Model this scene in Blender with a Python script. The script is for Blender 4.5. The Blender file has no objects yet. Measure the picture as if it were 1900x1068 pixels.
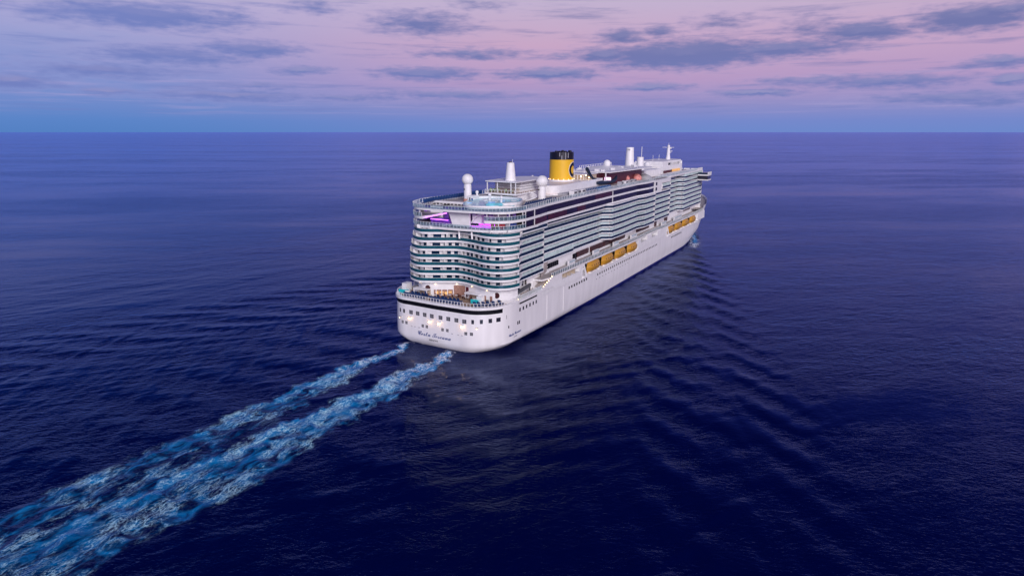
import bpy, math, random
import numpy as np
from mathutils import Vector
random.seed(7); np.random.seed(7)
R = math.radians
scene = bpy.context.scene
COL = scene.collection

# ------------------------------------------------------------------ camera
cam = bpy.data.cameras.new('camera'); camo = bpy.data.objects.new('camera', cam); COL.objects.link(camo)
cam.sensor_width = 36.0; cam.lens = 1150 / 1900 * 36
cam.clip_start = 1.0; cam.clip_end = 400000
camo.location = (-153.46, -114.18, 67.24)
PITCH = math.atan2(289.0, 1150.0); HEAD = 29.91
camo.rotation_euler = (math.pi / 2 - PITCH, 0, R(HEAD - 90))
scene.camera = camo
scene.view_settings.view_transform = 'Standard'
scene.view_settings.look = 'None'
scene.view_settings.exposure = 0.0
scene.view_settings.gamma = 1.0
scene.cycles.max_bounces = 6
scene.cycles.caustics_reflective = False
scene.cycles.caustics_refractive = False

# ------------------------------------------------------------------ sky (dusk, pink belt over a blue horizon)
SUN_AZ, SUN_EL = 222.0, 24.0
world = bpy.data.worlds.new('World'); scene.world = world; world.use_nodes = True
nt = world.node_tree; nt.nodes.clear()
def N(t, **k):
    n = nt.nodes.new(t)
    for a, b in k.items(): setattr(n, a, b)
    return n
def put(inp, v):
    if hasattr(v, 'is_output') or isinstance(v, bpy.types.NodeSocket): nt.links.new(v, inp)
    else: inp.default_value = v
def M(op, a, b=None, c=None, clamp=False):
    n = N('ShaderNodeMath', operation=op, use_clamp=clamp); put(n.inputs[0], a)
    if b is not None: put(n.inputs[1], b)
    if c is not None: put(n.inputs[2], c)
    return n.outputs[0]
def VM(op, a, b=None):
    n = N('ShaderNodeVectorMath', operation=op); put(n.inputs[0], a)
    if b is not None: put(n.inputs[1], b)
    return n.outputs['Value'] if op in ('LENGTH', 'DOT_PRODUCT') else n.outputs[0]
def MAP(v, a, b, c=0.0, d=1.0, kind='SMOOTHSTEP'):
    n = N('ShaderNodeMapRange', interpolation_type=kind); put(n.inputs[0], v)
    for i, q in enumerate((a, b, c, d)): n.inputs[i + 1].default_value = q
    return n.outputs[0]
def MIX(f, a, b):
    n = N('ShaderNodeMix', data_type='RGBA'); put(n.inputs[0], f)
    put(n.inputs[6], a if not isinstance(a, tuple) else (*a, 1)); put(n.inputs[7], b if not isinstance(b, tuple) else (*b, 1))
    return n.outputs[2]
def RAMP(f, stops):
    n = N('ShaderNodeValToRGB'); put(n.inputs[0], f); e = n.color_ramp.elements
    e[0].position, e[0].color = stops[0][0], (*stops[0][1], 1)
    e[1].position, e[1].color = stops[-1][0], (*stops[-1][1], 1)
    for p, c in stops[1:-1]:
        q = e.new(p); q.color = (*c, 1)
    return n.outputs[0]
DIR = N('ShaderNodeTexCoord').outputs['Generated']
sep = N('ShaderNodeSeparateXYZ'); nt.links.new(DIR, sep.inputs[0])
EL = M('MULTIPLY', M('ARCSINE', sep.outputs[2]), 57.29578)
# azimuth measured from the camera side so that the seam falls behind the view
ca, sa = math.cos(R(30)), math.sin(R(30))
fx = VM('DOT_PRODUCT', DIR, (ca, sa, 0)); fy = VM('DOT_PRODUCT', DIR, (-sa, ca, 0))
AZ = M('ADD', M('MULTIPLY', M('ARCTAN2', fy, fx), 57.29578), 30.0)
fac = M('DIVIDE', EL, 30.0, clamp=True)
centre = RAMP(fac, [(0, (.155, .25, .60)), (.03, (.18, .25, .60)), (.075, (.28, .275, .57)), (.14, (.46, .32, .56)), (.24, (.58, .385, .57)), (.36, (.54, .45, .64)), (.42, (.24, .25, .60)), (.50, (.09, .13, .52)), (.62, (.05, .065, .40)), (1, (.003, .006, .11))])
left = RAMP(fac, [(0, (.09, .22, .55)), (.03, (.105, .235, .58)), (.075, (.165, .26, .60)), (.14, (.22, .29, .62)), (.24, (.34, .36, .65)), (.36, (.48, .44, .69)), (.42, (.20, .29, .66)), (.50, (.05, .16, .56)), (.62, (.014, .075, .42)), (1, (.002, .008, .12))])
base = MIX(MAP(AZ, 28, 66), centre, left)
# clouds: bearings and elevations (degrees) of the banks in the evening sky
CL = [(58.7, 8.4, 5.8, 0.81, 1), (64.4, 8.08, 1.93, 0.63, 0.5), (52.7, 8.9, 1.39, 0.54, 0.6), (51.3, 6.44, 3.32, 0.57, 0.9), (57.2, 5.65, 4.63, 0.62, 0.8), (62.0, 4.38, 3.52, 0.49, 0.8), (67.2, 3.47, 2.16, 0.47, 1), (62.0, 2.93, 1.74, 0.27, 0.7), (53.3, 2.84, 4.99, 0.38, 0.8), (51.2, 3.64, 2.51, 0.25, 0.5), (47.7, 4.96, 1.95, 0.34, 0.9), (46.5, 9.77, 1.71, 0.48, 0.5), (37.8, 8.85, 3.44, 0.91, 0.7), (33.2, 6.56, 4.22, 0.39, 0.7), (37.4, 4.85, 3.98, 0.53, 0.9), (35.6, 3.17, 5.22, 0.36, 0.7), (43.9, 2.83, 3.64, 0.31, 0.6), (26.6, 4.89, 3.98, 0.44, 1), (20.4, 7.85, 1.71, 0.55, 0.8), (17.2, 8.09, 1.15, 0.5, 0.8), (21.8, 6.42, 2.38, 0.56, 1), (15.2, 6.27, 6.37, 1.05, 1.25), (8.1, 6.43, 5.05, 0.61, 1), (25.9, 6.38, 1.17, 0.26, 0.6), (12.4, 8.64, 2.08, 0.56, 0.45), (5.9, 7.78, 1.91, 0.78, 0.45), (2.1, 7.34, 2.83, 0.68, 1), (-4.6, 7.73, 3.17, 0.91, 1.1), (-6.6, 8.11, 1.75, 0.48, 1), (-6.6, 4.72, 1.78, 0.36, 0.9), (-7.6, 3.56, 1.32, 0.29, 0.9), (17.7, 3.78, 2.69, 0.31, 0.8), (9.4, 3.15, 3.07, 0.3, 0.9), (5.4, 3.97, 3.43, 0.33, 0.7), (-0.2, 3.7, 4.72, 0.47, 0.8), (-4.1, 2.49, 4.05, 0.38, 0.7), (-6.4, 2.05, 2.41, 0.22, 0.6), (32.7, 10.46, 1.84, 0.41, 0.4)]
cxyz = N('ShaderNodeCombineXYZ'); put(cxyz.inputs[0], AZ); put(cxyz.inputs[1], EL)
def NOISE(scale, detail, vec, rough=.6):
    mp = N('ShaderNodeMapping'); mp.inputs['Scale'].default_value = scale; nt.links.new(vec, mp.inputs[0])
    n = N('ShaderNodeTexNoise'); n.inputs['Scale'].default_value = 1; n.inputs['Detail'].default_value = detail; n.inputs['Roughness'].default_value = rough
    nt.links.new(mp.outputs[0], n.inputs['Vector']); return n
n1 = NOISE((.40, 1.3, 1), 4, cxyz.outputs[0]); n2 = NOISE((.75, 3.0, 1), 7, cxyz.outputs[0], .56)
warp = N('ShaderNodeVectorMath', operation='MULTIPLY_ADD')
nt.links.new(n1.outputs['Color'], warp.inputs[0]); warp.inputs[1].default_value = (3.0, .8, 0); 
sub = VM('SUBTRACT', cxyz.outputs[0], (1.5, .4, 0)); nt.links.new(sub, warp.inputs[2])
PW = warp.outputs[0]
def field(off):
    d = None
    for a, e, w, h, den in CL:
        v = VM('MULTIPLY', VM('SUBTRACT', PW, (a, e + off, 0)), (1 / (w * 1.5), 1 / (h * 1.4), 0))
        m = M('MULTIPLY', M('SUBTRACT', 1.0, VM('LENGTH', v)), min(1.5, den))
        d = m if d is None else M('MAXIMUM', d, m)
    return d
amp = M('MULTIPLY', M('SUBTRACT', n2.outputs[0], .50), 1.15)
D = M('ADD', M('ADD', field(0), amp), .05)
DT = M('ADD', M('ADD', field(-.33), amp), .05)
# thin streaks that fill the rest of the sky low down
n3 = NOISE((.10, 1.5, 1), 6, cxyz.outputs[0], .62)
streak = M('MULTIPLY', MAP(n3.outputs[0], .50, .72), MAP(EL, .5, 2.0))
cover = M('MULTIPLY', MAP(D, -.10, .80), .95)
core = MIX(MAP(EL, 1.5, 9), (.165, .21, .50), (.150, .175, .40))
core = MIX(MAP(AZ, 25, 64), core, (.17, .22, .53))
sky = MIX(M('MULTIPLY', streak, .58), base, core)
n4 = NOISE((.10, 3.6, 1), 6, cxyz.outputs[0], .6)
sky = MIX(M('MULTIPLY', M('MULTIPLY', MAP(n4.outputs[0], .50, .70), MAP(EL, .8, 2.2)), M('MULTIPLY', MAP(EL, 6.5, 3.5), .35)), sky, (.45, .38, .66))
edge = M('MULTIPLY', MAP(D, -.35, .15), .12)
sky = MIX(edge, sky, (.50, .40, .66))
sky = MIX(cover, sky, core)
top = M('MULTIPLY', MAP(M('SUBTRACT', D, DT), .05, .8), M('MULTIPLY', cover, .75))
sky = MIX(M('MULTIPLY', top, .65), sky, (.46, .40, .62))
# afterglow behind the camera (the side where the sun went down)
sdir = (math.cos(R(SUN_AZ)), math.sin(R(SUN_AZ)), .12)
glow = M('POWER', M('MAXIMUM', VM('DOT_PRODUCT', DIR, sdir), 0.0), 2.2)
glow = M('MULTIPLY', glow, MAP(EL, 55, -2))
gl = N('ShaderNodeMix', data_type='RGBA', blend_type='ADD'); put(gl.inputs[0], glow)
nt.links.new(sky, gl.inputs[6]); gl.inputs[7].default_value = (1.25, .95, .95, 1)
bg = N('ShaderNodeBackground'); nt.links.new(gl.outputs[2], bg.inputs[0]); bg.inputs[1].default_value = 1.0
wo = N('ShaderNodeOutputWorld'); nt.links.new(bg.outputs[0], wo.inputs[0])

sl = bpy.data.lights.new('sun', 'SUN'); slo = bpy.data.objects.new('sun', sl); COL.objects.link(slo)
sl.energy = 2.5; sl.angle = R(25); sl.color = (.99, .945, .97)
sd = Vector((math.cos(R(SUN_AZ)) * math.cos(R(SUN_EL)), math.sin(R(SUN_AZ)) * math.cos(R(SUN_EL)), math.sin(R(SUN_EL))))
slo.rotation_euler = sd.to_track_quat('Z', 'Y').to_euler()

# ------------------------------------------------------------------ materials
MATS = {}
def mat(name, color, rough=.5, metal=0, emit=None, estr=0, var=.06, vscale=.6, spec=.5, streak=None):
    m = bpy.data.materials.new(name); m.use_nodes = True
    t = m.node_tree; b = t.nodes['Principled BSDF']
    b.inputs['Roughness'].default_value = rough; b.inputs['Metallic'].default_value = metal
    b.inputs['Specular IOR Level'].default_value = spec
    tc = t.nodes.new('ShaderNodeTexCoord'); nz = t.nodes.new('ShaderNodeTexNoise')
    nz.inputs['Scale'].default_value = vscale; nz.inputs['Detail'].default_value = 4
    if streak:
        mp = t.nodes.new('ShaderNodeMapping'); mp.inputs['Scale'].default_value = streak
        t.links.new(tc.outputs['Object'], mp.inputs[0]); t.links.new(mp.outputs[0], nz.inputs['Vector'])
    else: t.links.new(tc.outputs['Object'], nz.inputs['Vector'])
    rp = t.nodes.new('ShaderNodeValToRGB')
    lo = tuple(max(0, c * (1 - var)) for c in color); hi = tuple(min(1, c * (1 + var)) for c in color)
    rp.color_ramp.elements[0].color = (*lo, 1); rp.color_ramp.elements[1].color = (*hi, 1)
    rp.color_ramp.elements[0].position = .3; rp.color_ramp.elements[1].position = .7
    t.links.new(nz.outputs[0], rp.inputs[0]); t.links.new(rp.outputs[0], b.inputs['Base Color'])
    if emit:
        b.inputs['Emission Color'].default_value = (*emit, 1); b.inputs['Emission Strength'].default_value = estr
    MATS[name] = m; return m
mat('white', (.80, .79, .80), .45); mat('hull', (.80, .785, .80), .38, var=.06, vscale=1.0, streak=(.42, .42, .07))
mat('deck', (.42, .38, .36), .8, var=.15); mat('teak', (.36, .24, .16), .8, var=.2)
mat('grey', (.40, .40, .43), .6); mat('darkgrey', (.09, .09, .10), .5)
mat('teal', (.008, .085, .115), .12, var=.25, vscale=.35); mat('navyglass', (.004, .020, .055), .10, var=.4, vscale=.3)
mat('black', (.003, .003, .007), .55, spec=.15); mat('bandglass', (.012, .004, .022), .12, var=.6, vscale=.08)
mat('bandwarm', (.045, .006, .012), .15, var=.5, vscale=.1, emit=(.35, .05, .06), estr=.02)
mat('window', (.03, .03, .045), .12, var=.3); mat('blue', (.006, .01, .13), .35)
mat('yellow', (.80, .46, .018), .4, var=.04, vscale=.3); mat('cap', (.004, .003, .010), .35)
mat('letter', (.012, .045, .22), .4); mat('amber', (.52, .26, .024), .42, var=.12, vscale=.5)
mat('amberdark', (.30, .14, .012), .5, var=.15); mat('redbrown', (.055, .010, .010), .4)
mat('cyan', (.16, .52, .62), .15, var=.3, vscale=.5); mat('spa', (.02, .42, .46), .1, emit=(.02, .5, .5), estr=.12)
mat('pool', (.12, .38, .75), .1, emit=(.12, .42, .9), estr=.35, var=.3, vscale=.4)
mat('sling', (.006, .04, .15), .6); mat('slingdark', (.008, .02, .05), .6)
mat('salmon', (.55, .27, .20), .7); mat('pink', (.62, .24, .22), .6, emit=(.8, .2, .15), estr=.05, var=.5, vscale=1.0)
mat('wine', (.06, .006, .016), .4, emit=(.4, .02, .06), estr=.04, var=.5)
mat('slat', (.30, .16, .12), .6, var=.3, vscale=3); mat('sand', (.45, .36, .27), .7, var=.2, vscale=1.5)
mat('green', (.38, .50, .30), .6, var=.25, vscale=1.5); mat('stair', (.36, .31, .29), .7, var=.12)
mat('lamp', (1, .85, .6), .4, emit=(1.0, .70, .38), estr=6); mat('lampbig', (1, .8, .5), .4, emit=(1.0, .58, .22), estr=26)
mat('lampsoft', (1, .85, .6), .4, emit=(1.0, .62, .30), estr=3.0, var=.5, vscale=1.3)
mat('barlight', (.5, .28, .10), .6, emit=(1.0, .55, .18), estr=.45, var=.75, vscale=1.4)
mat('neon', (.8, .1, 1), .4, emit=(.65, .16, 1.0), estr=4); mat('magenta', (.8, 0, .8), .4, emit=(.55, .05, .85), estr=3, var=.6, vscale=.7)
mat('violet', (.10, .03, .25), .4, emit=(.20, .05, .60), estr=.12, var=.8, vscale=.6); mat('pinklamp', (1, .7, .9), .4, emit=(1, .6, .9), estr=1.2)
mat('red', (.42, .03, .05), .5); mat('loungeblue', (.03, .06, .24), .5)
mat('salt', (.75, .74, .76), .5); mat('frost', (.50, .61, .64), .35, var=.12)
def glassmat():
    m = bpy.data.materials.new('railglass'); m.use_nodes = True; t = m.node_tree; b = t.nodes['Principled BSDF']
    b.inputs['Base Color'].default_value = (.10, .20, .28, 1); b.inputs['Roughness'].default_value = .08
    nz = t.nodes.new('ShaderNodeTexNoise'); nz.inputs['Scale'].default_value = .8
    tc = t.nodes.new('ShaderNodeTexCoord'); t.links.new(tc.outputs['Object'], nz.inputs['Vector'])
    mr = t.nodes.new('ShaderNodeMapRange'); t.links.new(nz.outputs[0], mr.inputs[0]); mr.inputs[3].default_value = .10; mr.inputs[4].default_value = .30
    tr = t.nodes.new('ShaderNodeBsdfTransparent'); tr.inputs[0].default_value = (.88, .95, .97, 1)
    mx = t.nodes.new('ShaderNodeMixShader'); t.links.new(mr.outputs[0], mx.inputs[0])
    t.links.new(tr.outputs[0], mx.inputs[1]); t.links.new(b.outputs[0], mx.inputs[2])
    t.links.new(mx.outputs[0], t.nodes['Material Output'].inputs[0]); MATS['railglass'] = m
glassmat()

# ------------------------------------------------------------------ mesh helpers
class MB:
    def __init__(s): s.v = []; s.f = []; s.m = []; s.names = []
    def mi(s, m):
        if m not in s.names: s.names.append(m)
        return s.names.index(m)
    def face(s, pts, m):
        i = len(s.v); s.v += [tuple(p) for p in pts]; s.f.append(tuple(range(i, i + len(pts)))); s.m.append(s.mi(m))
    def mesh(s, vs, fs, m):
        i = len(s.v); s.v += [tuple(p) for p in vs]; k = s.mi(m)
        for f in fs: s.f.append(tuple(i + j for j in f)); s.m.append(k)
    def box(s, x0, x1, y0, y1, z0, z1, m):
        s.mesh([(x0, y0, z0), (x1, y0, z0), (x1, y1, z0), (x0, y1, z0), (x0, y0, z1), (x1, y0, z1), (x1, y1, z1), (x0, y1, z1)],
               [(0, 3, 2, 1), (4, 5, 6, 7), (0, 1, 5, 4), (1, 2, 6, 5), (2, 3, 7, 6), (3, 0, 4, 7)], m)
    def bar(s, p, q, w, h, m, up=(0, 0, 1)):
        p, q = Vector(p), Vector(q); d = (q - p).normalized(); u = Vector(up)
        if abs(d.dot(u)) > .99: u = Vector((1, 0, 0))
        a = d.cross(u).normalized() * w / 2; b = a.cross(d).normalized() * h / 2
        vs = [p - a - b, p + a - b, p + a + b, p - a + b, q - a - b, q + a - b, q + a + b, q - a + b]
        s.mesh(vs, [(0, 1, 2, 3), (7, 6, 5, 4), (0, 4, 5, 1), (1, 5, 6, 2), (2, 6, 7, 3), (3, 7, 4, 0)], m)
    def tube(s, pts, r, m, n=8):
        pts = [Vector(p) for p in pts]; rings = []
        for i, p in enumerate(pts):
            d = (pts[min(i + 1, len(pts) - 1)] - pts[max(i - 1, 0)]).normalized()
            a = d.cross(Vector((0, 0, 1)));  a = a.normalized() if a.length > .05 else Vector((1, 0, 0)); b = a.cross(d).normalized()
            rr = r[i] if isinstance(r, (list, tuple)) else r
            rings.append([p + a * math.cos(2 * math.pi * k / n) * rr + b * math.sin(2 * math.pi * k / n) * rr for k in range(n)])
        vs = [q for g in rings for q in g]; fs = []
        for i in range(len(rings) - 1):
            for k in range(n): fs.append((i * n + k, i * n + (k + 1) % n, (i + 1) * n + (k + 1) % n, (i + 1) * n + k))
        fs.append(tuple(range(n))[::-1]); fs.append(tuple((len(rings) - 1) * n + k for k in range(n)))
        s.mesh(vs, fs, m)
    def lathe(s, cx, cy, prof, m, n=32, sx=1, sy=1):
        vs = []; fs = []
        for r, z in prof:
            for k in range(n):
                a = 2 * math.pi * k / n; vs.append((cx + r * sx * math.cos(a), cy + r * sy * math.sin(a), z))
        for i in range(len(prof) - 1):
            for k in range(n): fs.append((i * n + k, i * n + (k + 1) % n, (i + 1) * n + (k + 1) % n, (i + 1) * n + k))
        fs.append(tuple(range(n))[::-1]); fs.append(tuple((len(prof) - 1) * n + k for k in range(n)))
        s.mesh(vs, fs, m)
    def ball(s, c, r, m, n=24, k=12):
        prof = [(r * math.sin(math.pi * i / k) + 1e-4, c[2] - r * math.cos(math.pi * i / k)) for i in range(k + 1)]
        s.lathe(c[0], c[1], prof, m, n)
    def slab(s, poly, z0, z1, m, mtop=None, mbot=None):
        n = len(poly)
        if sum(poly[i][0] * poly[(i + 1) % n][1] - poly[(i + 1) % n][0] * poly[i][1] for i in range(n)) < 0: poly = poly[::-1]
        s.face([(x, y, z1) for x, y in poly], mtop or m); s.face([(x, y, z0) for x, y in poly][::-1], mbot or m)
        for i in range(n):
            a, b = poly[i], poly[(i + 1) % n]
            s.face([(a[0], a[1], z0), (b[0], b[1], z0), (b[0], b[1], z1), (a[0], a[1], z1)], m)
    def ribbon(s, line, z0, z1, t, m, both=None):
        """upright wall of thickness t along an open plan polyline (grows to the left of travel)"""
        o = offset(line, t); n = len(line); vs = []
        for (x, y), (u, w) in zip(line, o): vs += [(x, y, z0), (x, y, z1), (u, w, z0), (u, w, z1)]
        fs = []
        for i in range(n - 1):
            a = 4 * i; b = a + 4
            fs += [(a, b, b + 1, a + 1), (a + 2, a + 3, b + 3, b + 2), (a + 1, b + 1, b + 3, a + 3), (a, a + 2, b + 2, b)]
        fs += [(0, 1, 3, 2), (4 * n - 4, 4 * n - 2, 4 * n - 1, 4 * n - 3)]
        s.mesh(vs, fs, m)
    def build(s, name, parent=None, smooth=False, shared=None):
        me = bpy.data.meshes.new(name); me.from_pydata(s.v, [], s.f)
        for k in s.names: me.materials.append(MATS[k])
        me.polygons.foreach_set('material_index', s.m)
        if smooth:
            me.polygons.foreach_set('use_smooth', [True] * len(s.f))
            import bmesh
            bm = bmesh.new(); bm.from_mesh(me); bmesh.ops.remove_doubles(bm, verts=bm.verts, dist=1e-4); bm.to_mesh(me); bm.free()
            me.set_sharp_from_angle(angle=R(38))
        me.update()
        o = bpy.data.objects.new(name, me); COL.objects.link(o)
        if parent: o.parent = parent
        return o
def offset(line, t):
    out = []; n = len(line)
    for i in range(n):
        a = line[max(i - 1, 0)]; b = line[min(i + 1, n - 1)]
        dx, dy = b[0] - a[0], b[1] - a[1]; l = math.hypot(dx, dy) or 1
        out.append((line[i][0] - dy / l * t, line[i][1] + dx / l * t))
    return out
def smoothline(p, k=6):
    out = []; n = len(p)
    for i in range(n - 1):
        a, b, c, d = p[max(i - 1, 0)], p[i], p[i + 1], p[min(i + 2, n - 1)]
        for j in range(k):
            t = j / k
            out.append(tuple(.5 * (2 * b[q] + (c[q] - a[q]) * t + (2 * a[q] - 5 * b[q] + 4 * c[q] - d[q]) * t * t + (3 * b[q] - a[q] - 3 * c[q] + d[q]) * t ** 3) for q in range(2)))
    return out + [tuple(p[-1])]
def walk(line, step, start=.0):
    """points every `step` metres along a plan polyline, with tangent"""
    out = []; d = start; acc = 0
    for a, b in zip(line[:-1], line[1:]):
        l = math.hypot(b[0] - a[0], b[1] - a[1])
        while d <= acc + l and l > 0:
            t = (d - acc) / l; out.append((a[0] + (b[0] - a[0]) * t, a[1] + (b[1] - a[1]) * t, (b[0] - a[0]) / l, (b[1] - a[1]) / l)); d += step
        acc += l
    return out
def tag(o, label=None, cat=None, group=None, kind=None):
    for k, v in (('label', label), ('category', cat), ('group', group), ('kind', kind)):
        if v: o[k] = v
    return o
def railing(name, line, z, h, parent, step=1.6, post=.13, top='white', glass=True, postmat='white', tw=.12):
    b = MB()
    for x, y, tx, ty in walk(line, step):
        b.bar((x, y, z), (x, y, z + h), post, post, postmat, up=(tx, ty, 0))
    b.ribbon(line, z + h - .09, z + h, tw, top)
    o = b.build(name, parent)
    if glass:
        g = MB(); g.ribbon(offset(line, .05), z + .08, z + h - .1, .03, 'railglass'); g.build('glass_panel', o)
    return o
def bearing(px0, px1): return None

# ------------------------------------------------------------------ the ship
ship = bpy.data.objects.new('cruise_ship', None); COL.objects.link(ship)
tag(ship, 'huge white cruise ship with teal balcony rows and a yellow black-topped funnel', 'cruise ship')

# hull -------------------------------------------------------------
def lerp(a, b, t): return a + (b - a) * t
def hb(x, z):
    lo = np.interp(x, [-5, 11, 21, 45, 80, 215, 238, 257, 290, 312, 318], [16.5, 16.5, 17.2, 18.8, 20.2, 20.2, 17.8, 14.5, 6.5, 1.0, 0])
    mid = np.interp(x, [-5, 5, 25, 230, 255, 285, 312, 330], [20.6, 20.8, 21, 21, 18.8, 13, 5, 0])
    top = np.interp(x, [-5, 5, 25, 262, 275, 300, 325, 338], [20.8, 21, 21, 21, 19, 13.5, 6, 0])
    if z <= 6:
        t = max(0, min(1, z / 2.3)) ** .7
        t2 = max(0, min(1, z / 6)); w = float(np.interp(x, [35, 90], [0, 1]))
        return lerp(lo, mid, lerp(t, t2, w))
    return lerp(mid, top, min(1, (z - 6) / 15))
def tipx(z): return lerp(318, 330, z / 6) if z < 6 else lerp(330, 338, min(1, (z - 6) / 15))
def outline_half(z, xs, port=False):
    """starboard half outline at height z: stern centre line -> corner -> bow"""
    t = max(0, min(1, z / 2.3)) ** .7
    x0 = lerp(-1.0, -2.7, t); x0 = lerp(x0, -2.2, max(0, (z - 6) / 8)) if z > 6 else x0
    rx = lerp(12, 12.5, t); ry = lerp(8.0, 11.5, t)
    W = hb(x0 + rx, z); pts = []
    if port: rx *= .72; ry *= .72
    for y in np.linspace(0, W - ry, 9)[:-1]: pts.append((x0 + .0008 * (y ** 2) - .3 * (1 - y / (W - ry)), -y))
    for a in np.linspace(0, math.pi / 2, 15): pts.append((x0 + rx * (1 - math.cos(a)), -(W - ry) - ry * math.sin(a)))
    tx = tipx(z)
    for x in xs:
        xx = min(x, tx); pts.append((xx, -max(.02, hb(xx, z)) if xx < tx else -.02))
    return pts
XS = [12, 16, 20, 25, 29, 36, 45, 60, 80, 110, 140, 170, 200, 215, 225, 235, 245, 252, 258, 265, 272, 280, 290, 300, 308, 314, 318, 322, 326, 330, 334, 338]
ZS = [-2.0, 0.0, .55, 1.1, 1.8, 2.6, 3.6, 4.8, 6.0, 8, 10, 12, 13.0]
def loft(b, zs, m, xs=XS, cond=None, mfun=None, sides=(1, -1)):
    for s in sides:
        rows = [outline_half(z, xs, s < 0) for z in zs]
        for i in range(len(zs) - 1):
            for j in range(len(rows[i]) - 1):
                q = [(*rows[i][j], zs[i]), (*rows[i][j + 1], zs[i]), (*rows[i + 1][j + 1], zs[i + 1]), (*rows[i + 1][j], zs[i + 1])]
                if cond and not cond(q): continue
                if (Vector(q[0]) - Vector(q[1])).length < .01: continue
                q = [(x, y * s, z) for x, y, z in q]
                b.face(q if s > 0 else q[::-1], m if not mfun else mfun(q))
hullb = MB()
loft(hullb, ZS, 'hull', cond=lambda q: not (q[0][2] < 1.05 and q[0][0] > 19.9))
# upper stern, up to the overhanging rim
loft(hullb, [13.0, 13.02], 'hull', cond=lambda q: q[1][0] <= 29.1)
hull = hullb.build('hull', ship, smooth=True)
bb = MB(); loft(bb, [-2.0, 0.0, .55, 1.1], 'blue', cond=lambda q: q[0][0] > 19.9); bb.build('boot_topping', hull, smooth=True)
# black stripe below the rim (stern only, ends just round the corner), plus the short bar on the side
for s in (1, -1):
    sb = MB(); loft(sb, [13.02, 14.5], 'hull', cond=lambda q: 5.6 < q[1][0] <= 29.1, sides=(s,)); sb.build('bulwark', hull, smooth=True)
st = MB(); loft(st, [13.02, 14.5], 'black', cond=lambda q: q[1][0] <= 5.6); st.build('black_stripe', hull, smooth=True)
for s in (-1, 1):
    st = MB(); st.box(13.4, 25.2, s * 21.06 - .05, s * 21.06 + .05, 13.85, 14.3, 'black'); st.build('side_stripe', hull)
rim = [(x, y) for x, y in outline_half(14.5, [12, 16, 20, 25, 29])]
rimf = lambda rim: [(x - .32 if i < 18 else x - .15, y - (.02 if i < 8 else .25)) for i, (x, y) in enumerate(rim)]
rimo = rimf(rim); rimp = rimf(outline_half(14.5, [12, 16, 20, 25, 29], True))
full = [(x, -y) for x, y in rimp[::-1]] + rimo[1:]
rb = MB(); inner = [(x + 1.2, y * .955) for x, y in full]
for i in range(len(full) - 1):
    a, b_, c, d = full[i], full[i + 1], inner[i + 1], inner[i]
    rb.face([(*a, 14.45), (*b_, 14.45), (*b_, 15.25), (*a, 15.25)], 'hull'); rb.face([(*a, 15.25), (*b_, 15.25), (*c, 15.25), (*d, 15.25)], 'hull')
    rb.face([(*d, 15.25), (*c, 15.25), (*c, 14.2), (*d, 14.2)], 'hull'); rb.face([(*d, 14.45), (*c, 14.45), (*b_, 14.45), (*a, 14.45)], 'hull')
rb.build('rim', hull, smooth=True)
# windows set in the hull
def hullx(y, z):
    o = outline_half(z, [12, 16, 20, 25, 29], y > 0); ys = [-p[1] for p in o]; xs = [p[0] for p in o]
    k = int(np.argmax(ys)) + 1
    return float(np.interp(abs(y), ys[:k], xs[:k]))
def stern_window(y, z, w, h, grid=False):
    b = MB(); n = 4; P = []
    for i in range(n + 1):
        yy = y - w / 2 + w * i / n; P.append((hullx(yy, z) - .07, yy))
    for i in range(n):
        a, c = P[i], P[i + 1]
        b.face([(*a, z - h / 2), (*a, z + h / 2), (*c, z + h / 2), (*c, z - h / 2)], 'window')
    b.face([(P[0][0] + .1, P[0][1], z + h / 2), (*P[0], z + h / 2), (*P[0], z - h / 2), (P[0][0] + .1, P[0][1], z - h / 2)], 'window')
    if grid:
        for q in (.34, .66):
            b.bar((hullx(y - w / 2 + w * q, z) - .1, y - w / 2 + w * q, z - h / 2), (hullx(y - w / 2 + w * q, z) - .1, y - w / 2 + w * q, z + h / 2), .07, .05, 'grey')
        b.bar((P[0][0] - .02, P[0][1], z), (P[-1][0] - .02, P[-1][1], z), .06, .05, 'grey')
    b.build('window', hull)
for i, y in enumerate([15.3, 13.4, 10.5, 7.7, 4.8, 1.9, -1.5, -4.4, -7.4, -10.3]): stern_window(y, 10.65, (.55 if i == 0 else .7) if i < 2 else 1.35, 1.3, i > 1)
for y, z in ((-13.0, 10.75), (-15.4, 10.85), (-17.5, 11.0), (-19.1, 11.05)): stern_window(y, z, .75, 1.35)
for y in (14.1, 12.4, 5.6, 3.9, -2.3, -4.1, -10.9, -12.7): stern_window(y, 6.9, .85, 1.0, True)
def side_window(x, z, w, h, y=-21.0, m='window', name='window'):
    b = MB(); b.box(x - w / 2, x + w / 2, y - .06, y + .05, z - h / 2, z + h / 2, m); return b.build(name, hull)
def ys(x, z): return -float(hb(x, z)) - .02
for x in (13.7, 15.9, 18.1, 20.4, 22.7, 24.8): side_window(x, 12.0, .75, 1.15)
for k in range(8): side_window(51.2 + k * 2.32, 11.1, .95, .95, m='black')
for k in range(34): side_window(79.0 + k * 2.42, 10.7, .85, .8, m='black')
for k in range(9): side_window(186.5 + k * 2.4, 10.6, 1.1, .8, m='black')
for k in range(12): side_window(78.0 + k * 3.4, 8.9, .35, .35, m='black')
b = MB(); b.box(6.2, 7.0, -20.35, -20.15, 10.7, 12.0, 'window'); b.build('window', hull)
side_window(12.4, 7.9, .55, 1.1, ys(12.4, 7.9)); side_window(13.4, 7.9, .55, 1.1, ys(13.4, 7.9)); side_window(7.4, 7.9, .9, .8, ys(7.6, 7.9) + .3)
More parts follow.
